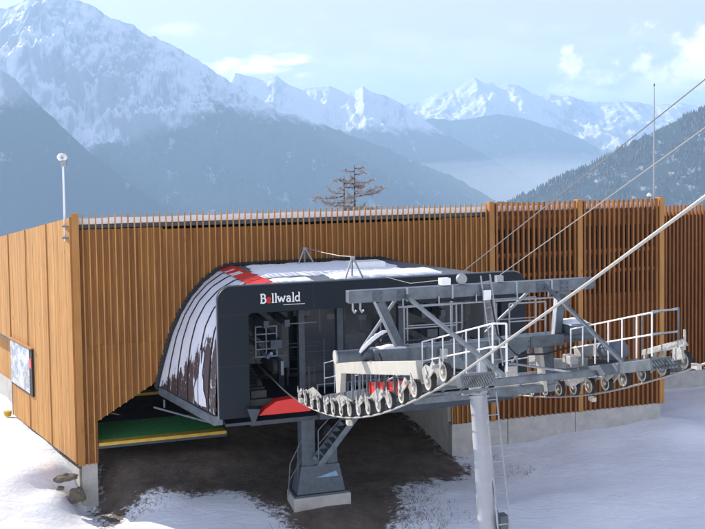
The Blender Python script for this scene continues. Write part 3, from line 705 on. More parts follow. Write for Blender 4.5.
# lettering, drawn with flat strokes
def strokes(mb, segs, x, z, s, v, wd=.17):
    for pl in segs:
        for a, b in zip(pl, pl[1:]): mb.bar((x+a[0]*s, v, z+a[1]*s), (x+b[0]*s, v, z+b[1]*s), .012, wd*s if len(pl) > 2 or a[1] != b[1] else wd*s*.7, (1,0,.3) if abs(a[1]-b[1]) > abs(a[0]-b[0]) else (0,0,1))
def arc(cx, cz, rx, rz, a0, a1, k=10): return [(cx+rx*math.cos(math.radians(lerp(a0, a1, i/k))), cz+rz*math.sin(math.radians(lerp(a0, a1, i/k)))) for i in range(k+1)]
GL = {'B': (([[(.14,0),(.14,1)],[(0,0),(.3,0)],[(0,1),(.3,1)], [(.14,1)]+arc(.34,.77,.22,.23,90,-90)+[(.14,.54)], [(.14,.54)]+arc(.36,.27,.28,.27,90,-90)+[(.14,0)]]), .78),
 'l': (([[(.14,0),(.14,1.05)],[(0,0),(.28,0)],[(0,1.03),(.14,1.03)]]), .36),
 'w': (([[(.0,.66),(.22,0)],[(.22,0),(.42,.6)],[(.42,.6),(.62,0)],[(.62,0),(.84,.66)],[(-.08,.66),(.16,.66)],[(.72,.66),(.94,.66)]]), 1.02),
 'a': (([[(.46,.45),(.46,0)],[(.46,0),(.58,.0)], arc(.26,.46,.2,.2,20,160,8), arc(.25,.2,.2,.2,0,360,12)]), .68),
 'd': (([[(.50,0),(.50,1.05)],[(.38,1.03),(.5,1.03)],[(.5,0),(.62,0)], arc(.27,.32,.23,.31,0,360,14)]), .7)}
mb = MB(); x = 4.66; s = .235; zb = -3.575
segs, adv = GL['B']; strokes(mb, segs, x, zb, s, 4.352); x += adv*s
xe = x; x += .56*s
mb.cut()
for chh in 'llwald': segs, adv = GL[chh]; strokes(mb, segs, x, zb+.0, s, 4.352, .15); x += adv*s; mb.cut()
mb.build_each('letter', M['white'], st)
mb = MB(); strokes(mb, [arc(.22,.30,.21,.30,10,330,14), [(.02,.34),(.42,.34)], [(.1,.1),(.2,.5)], arc(.22,.30,.1,.16,0,360,8)], xe, zb, s, 4.353, .19); mb.build('red_letter', M['red'], st)
mb = MB()
for k in range(17): mb.box(5.30+k*.036, 5.322+k*.036, 4.342, 4.35, -3.665, -3.645)
mb.build('small_line', M['white'], st)
# machinery inside
deck = MB(); deck.box(3.7, 12.4, -3.1, 4.0, -6.98, -6.9); deck.build('deck', M['machine'], st)
mb = MB()
for (a, b) in ((6.05,3.2),(7.2,3.2),(9.1,3.2),(10.4,3.2),(6.05,.4),(9.1,.4),(11.6,2.0),(4.6,1.2)): mb.box(a-.09, a+.09, b-.12, b+.12, -6.9, -3.25); mb.cut()
mb.build_each('column', M['machine'], st, bevel=.01)
mb = MB()
for z, b in ((-3.62,3.3),(-4.0,2.2),(-3.7,.6)): mb.box(3.9, 12.2, b-.1, b+.1, z-.12, z+.12); mb.cut()
for a in (4.9, 5.5, 9.6, 10.2): mb.box(a-.07, a+.07, -2.8, 3.9, -4.35, -4.15); mb.cut()
for a in (5.2, 9.9): mb.box(a-.16, a+.16, -2.8, 3.8, -4.95, -4.72); mb.cut()
mb.build_each('girder', M['machine'], st)
mb = MB(); q = random.Random(11)
for k in range(64):
    a = q.choice([q.uniform(4.5,7), q.uniform(4.5,11.7)]); b = q.uniform(-1.5, 3.8); z = q.uniform(-6.3, -3.7); tt = q.random()
    if tt < .35: mb.box(a-.02, a+.02, b-.02, b+.02, z-.5, z+.4)
    elif tt < .6: mb.tube((a-.5, b, z), (a+.5, b, z), .018, 6)
    elif tt < .8: mb.tube((a, b-.8, z), (a, b+.5, z), .025, 6)
    else: mb.box(a-.12, a+.12, b-.1, b+.1, z-.08, z+.08)
    mb.cut()
for (x0,x1,z0,z1,b) in ((4.65,5.25,-5.2,-4.35,3.6),(7.6,8.5,-6.2,-5.2,2.9),(9.6,10.2,-5.9,-4.9,3.)):
    for xx in (x0, x1, (x0+x1)/2): mb.box(xx-.015, xx+.015, b-.02, b+.02, z0, z1)
    for i in range(5): zz = lerp(z0, z1, i/4); mb.box(x0, x1, b-.02, b+.02, zz-.015, zz+.015)
    mb.cut()
mb.build_each('linkage', M['machine_light'], st)
mb = MB(); mb.box(5.62, 6.0, 1.2, 1.9, -5.95, -4.55); mb.cut(); mb.box(8.0, 8.7, .3, 1.1, -6.9, -5.2); mb.build_each('control_cabinet', M['machine_light'], st, bevel=.02)
mb = MB(); mb.box(5.64, 5.98, 1.902, 1.92, -5.1, -4.62); mb.build('cabinet_window', M['pane'], st)
for side in (4.75, 5.12+.1, 9.92):
    tyres = 12
    for k in range(tyres):
        b = -1.8+k*.47
        if side == 4.75 and k < 5: continue
        mb = MB(); mb.lathe((side-.08, b, -5.55 if side != 4.75 else -6.1), (1,0,0), [(.06,0),(.2,.0),(.225,.03),(.225,.13),(.2,.16),(.06,.16)], 16); mb.build('drive_tyre', M['rubber'], st, smooth=35)
mb = MB()
for side in (5.22, 9.92): mb.box(side+.12, side+.2, -2, 3.7, -5.75, -5.35); mb.tube((side-.35, -2, -5.1), (side-.35, 4.2, -5.1), .05, 8); mb.tube((side-.35, 4.2, -5.1), (side-.35, 4.7, -4.9), .045, 8); mb.cut()
mb.build_each('guide_rail', M['machine_light'], st)
mb = MB(); mb.lathe((7.55, -.8, -5.9), (0,0,1), [(.3,0),(2.3,.0),(2.42,.04),(2.34,.09),(2.42,.14),(2.3,.18),(.3,.18)], 40)
mb.build('bullwheel', M['machine'], st, smooth=30)
mb = MB()
for sd_, b in ((0, 3.95), (0, .2)):
    mb.box(6.3, 11.8, b-.015, b+.015, -6.05, -6.02); mb.box(6.3, 11.8, b-.015, b+.015, -6.4, -6.37)
    for k in range(7): mb.box(6.3+k*.9, 6.34+k*.9, b-.02, b+.02, -6.9, -6.02)
    mb.cut()
mb.build_each('guard_rail', M['galv_dark'], st)
# skirt, red fairing, wedge
mb = MB(); mb.add([(4.55,4.36,-6.66),(4.72,4.36,-6.50),(5.05,4.36,-6.30),(5.50,4.36,-6.26),(6.05,4.36,-6.45),(6.02,4.36,-6.66),(4.55,4.0,-6.66),(4.72,4.0,-6.50),(5.05,4.0,-6.30),(5.50,4.0,-6.26),(6.05,4.0,-6.45),(6.02,4.0,-6.66)],
 [(0,1,2,3,4,5),(11,10,9,8,7,6),(0,6,7,1),(1,7,8,2),(2,8,9,3),(3,9,10,4),(4,10,11,5),(5,11,6,0)])
mb.build('red_fairing', M['red'], st, bevel=.015)
mb = MB(); mb.box(6.3, 11.86, 3.95, 4.3, -6.95, -6.6); mb.box(4.4, 11.86, .2, 3.9, -7.05, -6.96); mb.build('skirt', M['machine'], st)
mb = MB(); mb.prism([(4.20,-6.38),(4.55,-6.42),(4.42,-6.74),(4.36,-6.84)], 1, 4.36, 4.6); mb.build('wedge_plate', M['machine'], st)
gm = mat('tinted_glazing', (.018,.028,.04), .08, 0, var=.1, scale=.8); gm.node_tree.nodes['Principled BSDF'].inputs['Alpha'].default_value = .3
for a, b in ((6.16, 7.08), (7.32, 8.98), (9.22, 10.28), (10.52, 11.84)):
    MB().box(a, b, 3.19, 3.21, -6.3, -3.86).build('glazing', gm, st)
MB().box(4.40, 5.94, 2.6, 2.62, -5.6, -3.86).build('glazing', gm, st)
mb = MB()
for k in range(9): q0 = 4.62+k*.02; mb.box(4.42, 4.85, 4.0-k*.28-.1, 4.0-k*.28+.02, -6.25+k*.03, -6.05+k*.03)
mb.box(4.36, 5.0, .8, 4.1, -6.45, -6.27); mb.build('chain_conveyor', M['black'], st)
mb = MB(); mb.tube((2.0, 1.3, -6.95), (3.3, 3.3, -6.98), .03, 8); mb.tube((2.3, 1.3, -6.75), (2.3, 1.3, -6.98), .03, 8); mb.build('outrigger_pipe', M['galv'], st)
# underside floor pieces right of the pillar
mb = MB(); mb.box(12.0, 12.6, .05, 4.0, -6.95, -6.68); mb.build('far_bottom_rail', M['galv'], st)

# tripods and cable on the hood roof
def tripod(u, v, h, zr, label):
    t = thing('cable_tripod', label, 'tripod', u, v, zr, 'steel tripods on the hood roof')
    for a, b in ((-.26,.1),(.30,.05),(.05,-.25)):
        MB().tube((u+a, v+b, zr), (u+a*.08, v+b*.08, zr+h), .026, 8).build('leg', M['galv_light'], t)
    MB().box(u-.06, u+.06, v-.03, v+.05, zr+h-.03, zr+h+.05).build('cable_clamp', M['galv_light'], t)
tripod(6.87, .55, .50, -2.99, 'rear steel tripod on the hood roof, smaller and near the boards')
tripod(7.45, 3.85, .60, -3.11, 'front steel tripod on the hood roof, right behind the dark portal')
lone(MB().path([(6.87,.58,-2.45),(7.1,1.9,-2.5),(7.3,3.1,-2.51),(7.45,3.85,-2.47)], .012, 6), 'stay_cable', M['rope'], 'thin cable strung between the two tripods on the hood roof', 'cable', (7.1,2,-2.5))

# ------------------------------------------------------------------ support pillar with stairs
pl = thing('support_pillar', 'grey steel pillar with narrow stairs on a concrete block under the station', 'pillar', 6.5, 3.4, -9.75)
MB().box(5.66, 7.36, 2.75, 3.65, -10.2, -9.36).build('concrete_block', M['concrete'], pl, bevel=.02)
mb = MB(); a, b = -9.30, -8.5
vs = [(5.78,2.85,a),(7.22,2.85,a),(7.22,3.55,a),(5.78,3.55,a),(5.93,2.92,b),(7.06,2.92,b),(7.06,3.48,b),(5.93,3.48,b)]
F6 = [(0,3,2,1),(4,5,6,7),(0,1,5,4),(1,2,6,5),(2,3,7,6),(3,0,4,7)]
mb.add(vs, F6); mb.box(5.70, 7.32, 2.80, 3.6, -9.37, -9.31); mb.build('flared_foot', M['galv_dark'], pl, bevel=.012)
mb = MB(); mb.box(5.96, 6.36, 2.96, 3.44, -8.51, -6.96); mb.prism([(6.72,-8.51),(7.03,-8.51),(7.0,-7.6),(6.86,-7.45),(6.74,-7.6)], 1, 2.96, 3.44); mb.box(6.35, 6.75, 2.98, 3.42, -8.51, -8.1); mb.build('shaft', M['galv_dark'], pl, bevel=.012)
MB().prism([(6.35,-8.85),(6.95,-8.7),(7.02,-8.86)], 1, 3.505, 3.53).build('blue_marking', M['blue'], pl)
mb = MB()
for k in range(9):
    f = k/8; x = lerp(6.42, 7.45, f); z = lerp(-8.2, -6.95, f); mb.box(x-.09, x+.09, 3.52, 4.1, z-.012, z+.012); mb.cut()
mb.build_each('tread', M['galv'], pl)
mb = MB()
for b in (3.50, 4.12): mb.bar((6.30, b, -8.32), (7.55, b, -6.85), .03, .16, (0,0,1)); mb.cut()
mb.build_each('stringer', M['galv'], pl)
mb = MB()
for b in (4.12,):
    mb.tube((6.28, b, -7.3), (7.0, b, -6.6), .016, 6); mb.tube((6.28, b, -7.7), (7.2, b, -6.75), .014, 6)
    mb.tube((6.28, b, -8.1), (6.28, b, -7.3), .016, 6)
mb.tube((5.55, 3.4, -9.3), (5.62, 3.4, -8.4), .018, 6); mb.tube((5.62, 3.4, -8.4), (6.0, 3.4, -7.7), .018, 6); mb.tube((5.58, 3.4, -8.9), (5.97, 3.4, -8.3), .015, 6); mb.tube((5.85, 3.4, -9.3), (5.85, 3.4, -8.0), .015, 6)
mb.build('handrail', M['galv'], pl)

# ------------------------------------------------------------------ lift tower
RZ = [(-8,-5.86),(4,-5.86),(6.5,-5.76),(8.5,-5.52),(10.4,-5.17),(12.44,-4.62),(14.09,-4.03),(15.87,-3.29),(17.0,-2.74)]
def rz(v):
    if v > 17: return -2.74+.50*(v-17)
    i = 0
    while i < len(RZ)-2 and v > RZ[i+1][0]: i += 1
    # catmull-rom
    p1, p2 = RZ[i], RZ[i+1]; p0 = RZ[max(0, i-1)]; p3 = RZ[i+2] if i+2 < len(RZ) else (19, -1.74)
    m1 = (p2[1]-p0[1])/(p2[0]-p0[0]) if p2[0] != p0[0] else 0; m2 = (p3[1]-p1[1])/(p3[0]-p1[0]); h = p2[0]-p1[0]; tq = (v-p1[0])/h
    return (2*tq**3-3*tq**2+1)*p1[1]+(tq**3-2*tq**2+tq)*h*m1+(-2*tq**3+3*tq**2)*p2[1]+(tq**3-tq**2)*h*m2
tw = thing('lift_tower', 'grey steel lift tower with long wheel batteries and catwalks in front of the station', 'lift tower', 7.5, 13.3, -10.4)
mb = MB(); mb.tube((7.585, 11.9, -3.75), (7.585, 11.92, -4.5), .20, 28, .19); mb.tube((7.57, 11.95, -4.5), (7.40, 13.3, -11.2), .172, 28, .20)
mb.lathe((7.575, 11.93, -4.56), (0, .2, -1), [(.1,0),(.23,0),(.23,.05),(.1,.05)], 28)
mb.build('column', M['column'], tw, smooth=35)
MB().box(7.66, 7.82, 12.55, 12.75, -7.25, -6.75).build('cable_box', M['galv_dark'], tw, bevel=.01)
mb = MB(); mb.tube((7.62, 12.35, -5.95), (7.67, 12.62, -6.8), .015, 6); mb.build('conduit', M['galv_dark'], tw)
def ladder(name, a0, a1, b0, b1, n, r=.018):
    mb = MB(); A0, A1, B0, B1 = map(Vector, (a0, a1, b0, b1)); mb.tube(A0, A1, r, 8); mb.tube(B0, B1, r, 8)
    for k in range(n): f = (k+.5)/n; mb.tube(A0.lerp(A1, f), B0.lerp(B1, f), .011, 6)
    return mb.build(name, M['galv_light'], tw)
ladder('ladder', (7.62,12.2,-4.45), (7.30,14.1,-10.6), (7.84,12.2,-4.45), (7.60,14.1,-10.6), 22)['label'] = 'long lower ladder beside the column'
ladder('ladder', (7.60,12.05,-2.14), (7.80,12.15,-3.95), (7.80,12.05,-2.12), (8.02,12.15,-3.95), 7)['label'] = 'short upper ladder leaning on the top beam'
# lower cross arm
mb = MB()
def taper(u0, u1, h0, h1, z0, z1, wv=.17):
    vs = [(u0,11.9-wv,z0-h0),(u1,11.9-wv,z1-h1),(u1,11.9+wv,z1-h1),(u0,11.9+wv,z0-h0),(u0,11.9-wv,z0),(u1,11.9-wv,z1),(u1,11.9+wv,z1),(u0,11.9+wv,z0)]
    mb.add(vs, F6)
taper(7.55, 8.7, .62, .24, -3.46, -3.42); taper(8.7, 9.45, .24, .24, -3.42, -3.42); taper(6.42, 7.55, .30, .62, -3.48, -3.46); taper(5.35, 6.42, .30, .30, -3.46, -3.48)
la = mb.build('lower_crossarm', M['galv'], tw, bevel=.012)
mb = MB(); mb.tube((4.62, 11.9, -3.57), (5.36, 11.9, -3.57), .118, 20); mb.build('arm_stub', M['galv_dark'], la, smooth=35)
mb = MB(); mb.lathe((4.60, 11.9, -3.57), (1,0,0), [(.02,0),(.13,0),(.13,.03),(.02,.03)], 20); mb.build('end_cap', M['cream'], la)
mb = MB(); mb.tube((9.45, 11.9, -3.52), (10.2, 11.9, -3.52), .118, 20); mb.build('arm_stub', M['galv_dark'], la, smooth=35)
mb = MB(); mb.box(9.5, 9.95, 11.7, 12.3, -3.42, -3.2); mb.build('arm_cover', M['galv_dark'], la, bevel=.03)
# snow lying on the arm
def snow_lump(name, u, v, z, a, b, h, par, sd_):
    mb = MB(); rows = []
    for j in range(9):
        row = []
        for i in range(17):
            x, y = i/8-1, j/4-1; e = min(1, math.sqrt(max(abs(x)**3, abs(y)**3)))
            row.append((u+x*a*(1+.2*noise.noise(Vector((y*2, sd_, 0)))), v+y*b, z+h*(1-e**2)*(1+.5*noise.noise(Vector((x*2.5, y*2, sd_))))-.02*e))
        rows.append(row)
    return mb.grid(rows).build(name, M['snow'], par, smooth=True)
snow_lump('arm_snow', 9.72, 12.0, -3.2, .26, .3, .07, la, 3); snow_lump('arm_snow', 5.75, 11.9, -3.46, .3, .15, .05, la, 6)
mb = MB(); hp = [Vector((5.0+.62*f, 12.25-.25*f, -3.44+.32*math.sin(f*1.45)+.012*noise.noise(Vector((f*14,1,1))))) for f in [k/24 for k in range(25)]]
mb.path(hp, .04, 8, [.018+.03*math.sin(math.pi*k/24)**.5*(1+.6*noise.noise(Vector((k*.7,3,1)))) for k in range(25)]); mb.build('snow_covered_hose', M['snow'], tw, smooth=True)
mb = MB(); mb.path([p+Vector((0,.05,-.055)) for p in hp], .022, 8); mb.build('hose', M['rubber'], tw, smooth=True)
# upper cross beam
mb = MB(); mb.box(4.87, 10.02, 11.79, 12.01, -2.545, -2.31); ub = mb.build('upper_crossarm', M['galv'], tw, bevel=.01)
MB().tube((10.02, 11.9, -2.43), (10.2, 11.9, -2.43), .13, 16).build('end_cap', M['galv_dark'], ub); MB().box(9.35, 9.62, 11.8, 12.0, -2.85, -2.55).build('strut_bracket', M['galv_dark'], ub)
for a in (4.98, 5.13): MB().path([(a, 11.9, -2.54), (a, 11.9, -2.68), (a+.03, 11.9, -2.74), (a+.07, 11.9, -2.70)], .022, 8).build('hook', M['galv_light'], ub)
for a in (6.05, 7.0, 8.4, 9.2): MB().box(a-.02, a+.02, 12.01, 12.03, -2.56, -2.3).build('stiffener', M['galv_light'], ub)
MB().box(6.78, 6.98, 11.82, 12.0, -2.30, -2.16).build('junction_box', M['white'], ub, bevel=.01)
mb = MB(); mb.lathe((7.25, 11.86, -2.20), (0,1,0), [(.05,0),(.105,0),(.115,.04),(.105,.08),(.05,.08)], 20); mb.build('guide_pulley', M['galv_light'], ub)
MB().box(8.0, 8.14, 11.85, 11.97, -2.3, -2.17).build('cable_anchor', M['galv_light'], ub)
MB().box(7.62, 7.78, 12.1, 12.14, -2.62, -2.42).build('number_plate', M['white'], ub)
mb = MB(); mb.tube((5.85, 12.05, -2.66), (9.25, 12.05, -2.66), .018, 8)
for a in (5.95, 6.7, 7.5, 8.4, 9.1): mb.box(a-.012, a+.012, 12.04, 12.06, -2.66, -2.5)
mb.build('handrail', M['galv_light'], ub)
# bolted joints
mb = MB()
for a in (5.45, 5.95, 8.95, 9.5):
    mb.box(a-.10, a+.10, 12.01, 12.022, -2.53, -2.33)
    for x_ in (-.06, .06):
        for z_ in (-2.48, -2.38): mb.tube((a+x_, 12.02, z_), (a+x_, 12.045, z_), .014, 6)
    mb.cut()
mb.build_each('bolted_joint', M['galv_dark'], ub)
mb = MB()
for a in (6.42, 7.2, 8.0, 8.7):
    mb.box(a-.02, a+.02, 12.07, 12.09, -3.80, -3.44)
    for z_ in (-3.72, -3.62, -3.52): mb.tube((a-.06, 12.07, z_), (a-.06, 12.10, z_), .013, 6)
    mb.cut()
mb.build_each('flange', M['galv_dark'], la)
# struts
mb = MB(); mb.bar((5.50, 11.9, -2.54), (5.92, 11.9, -3.47), .2, .18, (1,0,.3), 0, .2, .15); mb.build('main_strut', M['galv_dark'], tw, bevel=.01)
mb = MB(); mb.bar((5.38, 12.0, -2.54), (5.82, 12.0, -3.47), .03, .05, (1,0,.3)); mb.build('strut_flange', M['galv_light'], tw)
mb = MB(); mb.bar((9.46, 11.9, -2.6), (9.36, 11.9, -3.42), .2, .16, (1,0,.3)); mb.build('main_strut', M['galv_dark'], tw, bevel=.01)
mb = MB(); mb.tube((9.30, 12.02, -2.6), (9.22, 12.02, -3.42), .035, 8); mb.build('strut_flange', M['white'], tw)
for p, q in (((5.92,11.75,-2.54),(5.42,10.6,-3.9)), ((8.86,11.75,-2.52),(8.1,11.2,-3.45))): MB().tube(p, q, .035, 10).build('back_brace', M['galv_light'], tw)
for p, q in (((6.02,12.0,-2.45),(6.02,16.2,-3.12)), ((9.05,12.0,-2.40),(9.30,14.6,-3.62))): MB().bar(p, q, .06, .06, (0,0,1)).build('forward_brace', M['galv'], tw)
# walkway behind the arms with its guard frames
mb = MB(); mb.box(5.9, 9.2, 11.2, 11.7, -3.62, -3.57); mb.build('cross_walkway', M['galv_dark'], tw)
def frame(mb, u0, u1, v, z0, z1, mid=True, r=.017):
    for p, q in (((u0,v,z0),(u0,v,z1)),((u1,v,z0),(u1,v,z1)),((u0,v,z1),(u1,v,z1)),((u0,v,z0),(u1,v,z0))): mb.tube(p, q, r, 6)
    if mid: mb.tube((u0,v,(z0+z1)/2), (u1,v,(z0+z1)/2), r*.8, 6)
mb = MB(); frame(mb, 6.28, 7.48, 11.4, -3.57, -2.76); mb.cut(); frame(mb, 6.08, 7.2, 11.75, -3.57, -2.72); mb.cut(); frame(mb, 8.12, 9.12, 11.5, -3.57, -2.72); frame(mb, 8.30, 9.12, 11.9, -3.5, -2.76); mb.cut(); mb.tube((7.2,11.5,-2.7), (7.2,11.5,-3.6), .03, 8)
mb.build_each('guard_frame', M['galv_light'], tw)

def battery(u, v0, n, step, group_label):
    """hold-down wheel battery: main beam, rockers and sheaves running on top of the rope"""
    # main beam, portal shaped, cream
    s_ = 1 if u < 7 else -1
    mb = MB()
    zb = lambda v: -4.10+.205*(v-10.05)
    if u < 7:
        vs = []
        poly = [(9.98, zb(9.98)+.02), (14.8, zb(14.8)+.02), (14.95, zb(14.95)-.36), (14.72, zb(14.72)-.36), (14.62, zb(14.62)-.22), (10.45, zb(10.45)-.22), (10.36, zb(10.36)-.62), (10.06, zb(10.06)-.66)]
        mb.prism(poly, 0, u+.02, u+.14)
    else:
        poly = [(9.6,-4.62),(9.75,-4.42),(14.9,-3.44),(15.05,-3.6),(14.4,-3.74),(9.9,-4.62)]
        mb.prism(poly, 0, u+.02, u+.12)
    bt = mb.build('wheel_battery', M['cream'] if u < 7 else M['galv'], tw, bevel=.01); bt['label'] = group_label
    R = .158
    for k in range(n):
        v = v0+k*step; z = rz(v)+.021+R
        sl = math.atan2(rz(v+.1)-rz(v-.1), .2)
        mb = MB(); c = (u-.055, v, z)
        mb.lathe(c, (1,0,0), [(R-.03,.012),(R-.004,.014),(R,.022),(R-.014,.055),(R,.088),(R-.004,.096),(R-.03,.098)], 28, 0)
        mb.lathe(c, (1,0,0), [(R-.055,.012),(R-.024,-.002),(R-.014,.004),(R-.022,.02),(R-.055,.02)], 28, 1)
        mb.lathe(c, (1,0,0), [(.02,.034),(R-.053,.030),(R-.053,.10),(.02,.10)], 28, 2)
        mb.lathe(c, (1,0,0), [(.01,-.012),(.036,-.010),(.04,.022),(.01,.022)], 12, 1)
        mb.build('sheave', [M['rubber'], M['cream'], M['galv_dark']], bt, smooth=35)
    mb = MB(); q = random.Random(int(u*7))
    for k in range(0, n-1, 2):
        va, vb = v0+k*step, v0+(k+1)*step; za, zc = rz(va)+R+.02, rz(vb)+R+.02; vm, zm = (va+vb)/2, (za+zc)/2+.13
        mb.prism([(va-.05,za-.03),(va+.05,za-.04),(vm,zm-.06),(vb-.05,zc-.04),(vb+.05,zc-.03),(vb+.05,zc+.04),(vb-.04,zc+.10),(vm+.07,zm+.06),(vm-.07,zm+.06),(va+.04,za+.10),(va-.05,za+.04)], 0, u+.05, u+.075)
        mb.prism([(va+.02,za+.11),(va+.10,za+.06),(vm,zm-.04),(vm+.05,zm+.07),(vm-.06,zm+.10)], 0, u-.075, u-.055)
        mb.box(u-.11, u+.05, vm-.04, vm+.04, zm, zm+.05); mb.tube((u-.06, va, za), (u+.06, va, za), .02, 8); mb.tube((u-.06, vb, zc), (u+.06, vb, zc), .02, 8)
        mb.prism([(va-.02,za+.10),(va+.10,za+.13),(va+.02,za+.24+.05*q.random())], 0, u-.10, u-.085)
        mb.prism([(vb-.04,zc+.11),(vb+.08,zc+.12),(vb-.02,zc+.22+.07*q.random())], 0, u-.10, u-.085)
        mb.cut()
    for k in range(0, n-3, 4):
        va, vb = v0+(k+.5)*step, v0+(k+2.5)*step; za, zc = rz(va)+R+.14, rz(vb)+R+.14; vm = (va+vb)/2; zm = (za+zc)/2+.08
        mb.prism([(va-.06,za-.03),(va+.06,za-.04),(vm,zm-.08),(vb-.06,zc-.04),(vb+.06,zc-.03),(vb+.05,zc+.05),(vm+.14,zm+.08),(vm-.14,zm+.08),(va-.05,za+.05)], 0, u+.085, u+.11)
        mb.cut()
    mb.build_each('rocker_arm', M['galv_white'], bt, bevel=.004)
    return bt
bl = battery(5.12, 7.0, 16, .607, 'left battery of wheels under a cream beam')
br = battery(9.92, 6.9, 15, .6, 'right battery of wheels under the right catwalk')
# small fittings on the batteries
mb = MB(); mb.prism([(11.5,-4.44),(11.5,-4.20),(14.1,-3.60),(14.1,-3.84),(13.2,-4.04)], 0, 5.36, 5.385); rs = mb.build('red_plate', M['red'], bl); rs['label'] = 'long red plate behind the left wheels'
mb = MB()
for k in range(10):
    v = 9.6+k*.52; mb.box(5.30, 5.34, v, v+.05, rz(v)+.28, -4.15+.2*(v-10)); mb.cut()
mb.build_each('hanger_bar', M['galv'], bl)
for (u_, v_, z_) in ((5.08,11.15,rz(11.15)), (9.86,12.4,rz(12.4)), (9.86,15.6,rz(15.6)+.1), (5.05,7.2,rz(7.2)+.2)):
    MB().box(u_-.06, u_+.04, v_, v_+.16, z_-.12, z_-.03).build('rope_catcher', M['cream'], bl if u_ < 7 else br, bevel=.01)
mb = MB(); q = random.Random(4)
for k in range(26):
    v = 8.6+k*.27; ex = 9.82; mb.box(ex-.02, ex+.03, v, v+.05, rz(v)+.36, rz(v)+.44+.1*q.random()); mb.cut()
mb.build_each('switch_bracket', M['cream'], br)
# end assembly of the right battery
mb = MB()
mb.prism([(14.3,-3.36),(15.2,-3.04),(15.45,-2.95),(15.55,-3.05),(15.25,-3.16),(14.3,-3.46)], 0, 9.74, 9.80); mb.box(9.72, 9.76, 15.5, 15.53, -3.05, -2.78)
mb.prism([(15.2,-3.38),(15.22,-3.16),(15.42,-3.10),(15.5,-3.28)], 0, 9.72, 9.78); mb.build('end_rocker', M['galv_white'], br, bevel=.006)
# drum and white tank above the right catwalk
mb = MB(); mb.tube((9.85, 12.9, -3.62), (9.85, 13.5, -3.52), .17, 20); mb.build('drum', M['galv_dark'], br, smooth=35)
mb = MB(); mb.bar((9.85, 11.9, -3.85), (9.85, 13.0, -3.60), .16, .24, (0,0,1)); mb.build('tension_beam', M['galv_white'], br, bevel=.02)
mb = MB(); mb.prism([(9.0,-3.68),(9.26,-3.68),(9.30,-4.4),(9.2,-4.62),(9.12,-4.62)], 1, 11.83, 11.97); mb.build('hanger', M['galv'], tw, bevel=.01)
mb = MB(); mb.prism([(8.9,-3.68),(8.99,-3.68),(9.11,-4.6),(9.03,-4.6)], 1, 11.8, 12.0); mb.build('hanger_lit_face', M['cream'], tw)  # cream strip paints the sunlit left face of the hanger
mb = MB(); mb.prism([(6.3,-3.78),(6.05,-3.78),(6.0,-4.2),(6.1,-4.35),(6.2,-4.35)], 1, 11.83, 11.97); mb.build('hanger', M['galv'], tw, bevel=.01)
mb = MB(); mb.prism([(9.25,-4.2),(9.45,-3.9),(9.75,-3.85),(9.7,-4.3),(9.35,-4.42)], 1, 12.3, 12.5); mb.build('bracket_plate', M['galv_white'], tw, bevel=.01)
# catwalks
def fl(v): return -5.02+.275*(v-9.27)+.12
def catwalk(label, u0, u1, v0, v1, rails):
    mb = MB()
    for a in (u0, u1): mb.bar((a, v0, fl(v0)-.14), (a, v1, fl(v1)-.14), .05, .19, (0,0,1))
    cw = mb.build('catwalk', M['galv'], tw, bevel=.006); cw['label'] = label
    mb = MB(); v = v0+.05
    while v < v1-.02: mb.bar((u0+.03, v, fl(v)-.04), (u1-.03, v, fl(v)-.04), .02, .03); v += .09
    mb.build('grating', M['galv'], cw)
    for (a, va, vb, hgt, step, mt) in rails:
        mb = MB(); n = max(1, int(round((vb-va)/step)))
        for k in range(n+1): v = lerp(va, vb, k/n); mb.tube((a, v, fl(v)), (a, v, fl(v)+hgt), .014, 6)
        for h in (hgt, hgt*.5): mb.tube((a, va, fl(va)+h), (a, vb, fl(vb)+h), .014, 6)
        mb.build('railing', mt, cw)
    return cw
cr = catwalk('right catwalk with white railing', 9.28, 9.80, 9.2, 15.25, [(9.30,9.3,11.3,.66,.5,M['galv_light']),(9.32,12.55,15.2,.76,.42,M['white']),(9.82,14.2,15.25,.80,1.,M['galv'])])
mb = MB(); 
for h in (.78, .39): mb.tube((9.32,15.2,fl(15.2)+h), (9.82,15.24,fl(15.24)+h), .015, 6)
mb.build('end_rail', M['galv_light'], cr)
cl_ = catwalk('left catwalk with white railing', 5.66, 6.2, 7.2, 15.5, [(6.2,12.4,15.45,.74,.5,M['white']),(5.66,7.2,9.0,.75,.9,M['galv_light']),(6.2,8.0,11.6,.7,.6,M['galv_light'])])
mb = MB()
for h in (.74, .37): mb.tube((6.2,15.45,fl(15.45)+h), (6.42,15.5,fl(15.5)+h-.02), .015, 6)
mb.tube((6.42,15.5,fl(15.5)+.72), (6.42,15.5,fl(15.5)-.05), .017, 6); mb.build('end_rail', M['white'], cl_)
# joining beam between the batteries at the column and the bracket with bolts under the right stringer
mb = MB(); mb.box(6.2, 9.3, 11.82, 11.98, -4.62, -4.46); mb.box(6.2, 9.3, 13.5, 13.58, fl(13.5)-.22, fl(13.5)-.10); mb.build('tie_beam', M['galv'], tw, bevel=.01)
mb = MB(); mb.bar((9.22, 9.3, fl(9.3)-.30), (9.22, 11.6, fl(11.6)-.30), .02, .12, (0,0,1))
for k in range(8): mb.tube((9.18, 9.5+k*.28, fl(9.5+k*.28)-.30), (9.23, 9.5+k*.28, fl(9.5+k*.28)-.30), .03, 8, m=1)
mb.build('bolted_plate', [M['galv_light'], M['galv_dark']], tw)
mb = MB()
for k in range(9):
    v = 8.2+k*.85; mb.bar((5.70, v, fl(v)-.3), (6.18, v+.4, fl(v+.4)-.3), .03, .03); mb.bar((6.18, v, fl(v)-.3), (6.18, v+.5, fl(v+.5)-.16), .025, .025)
mb.bar((6.18, 8, fl(8)-.36), (6.18, 15.3, fl(15.3)-.30), .04, .05); mb.build('truss', M['galv'], cl_)

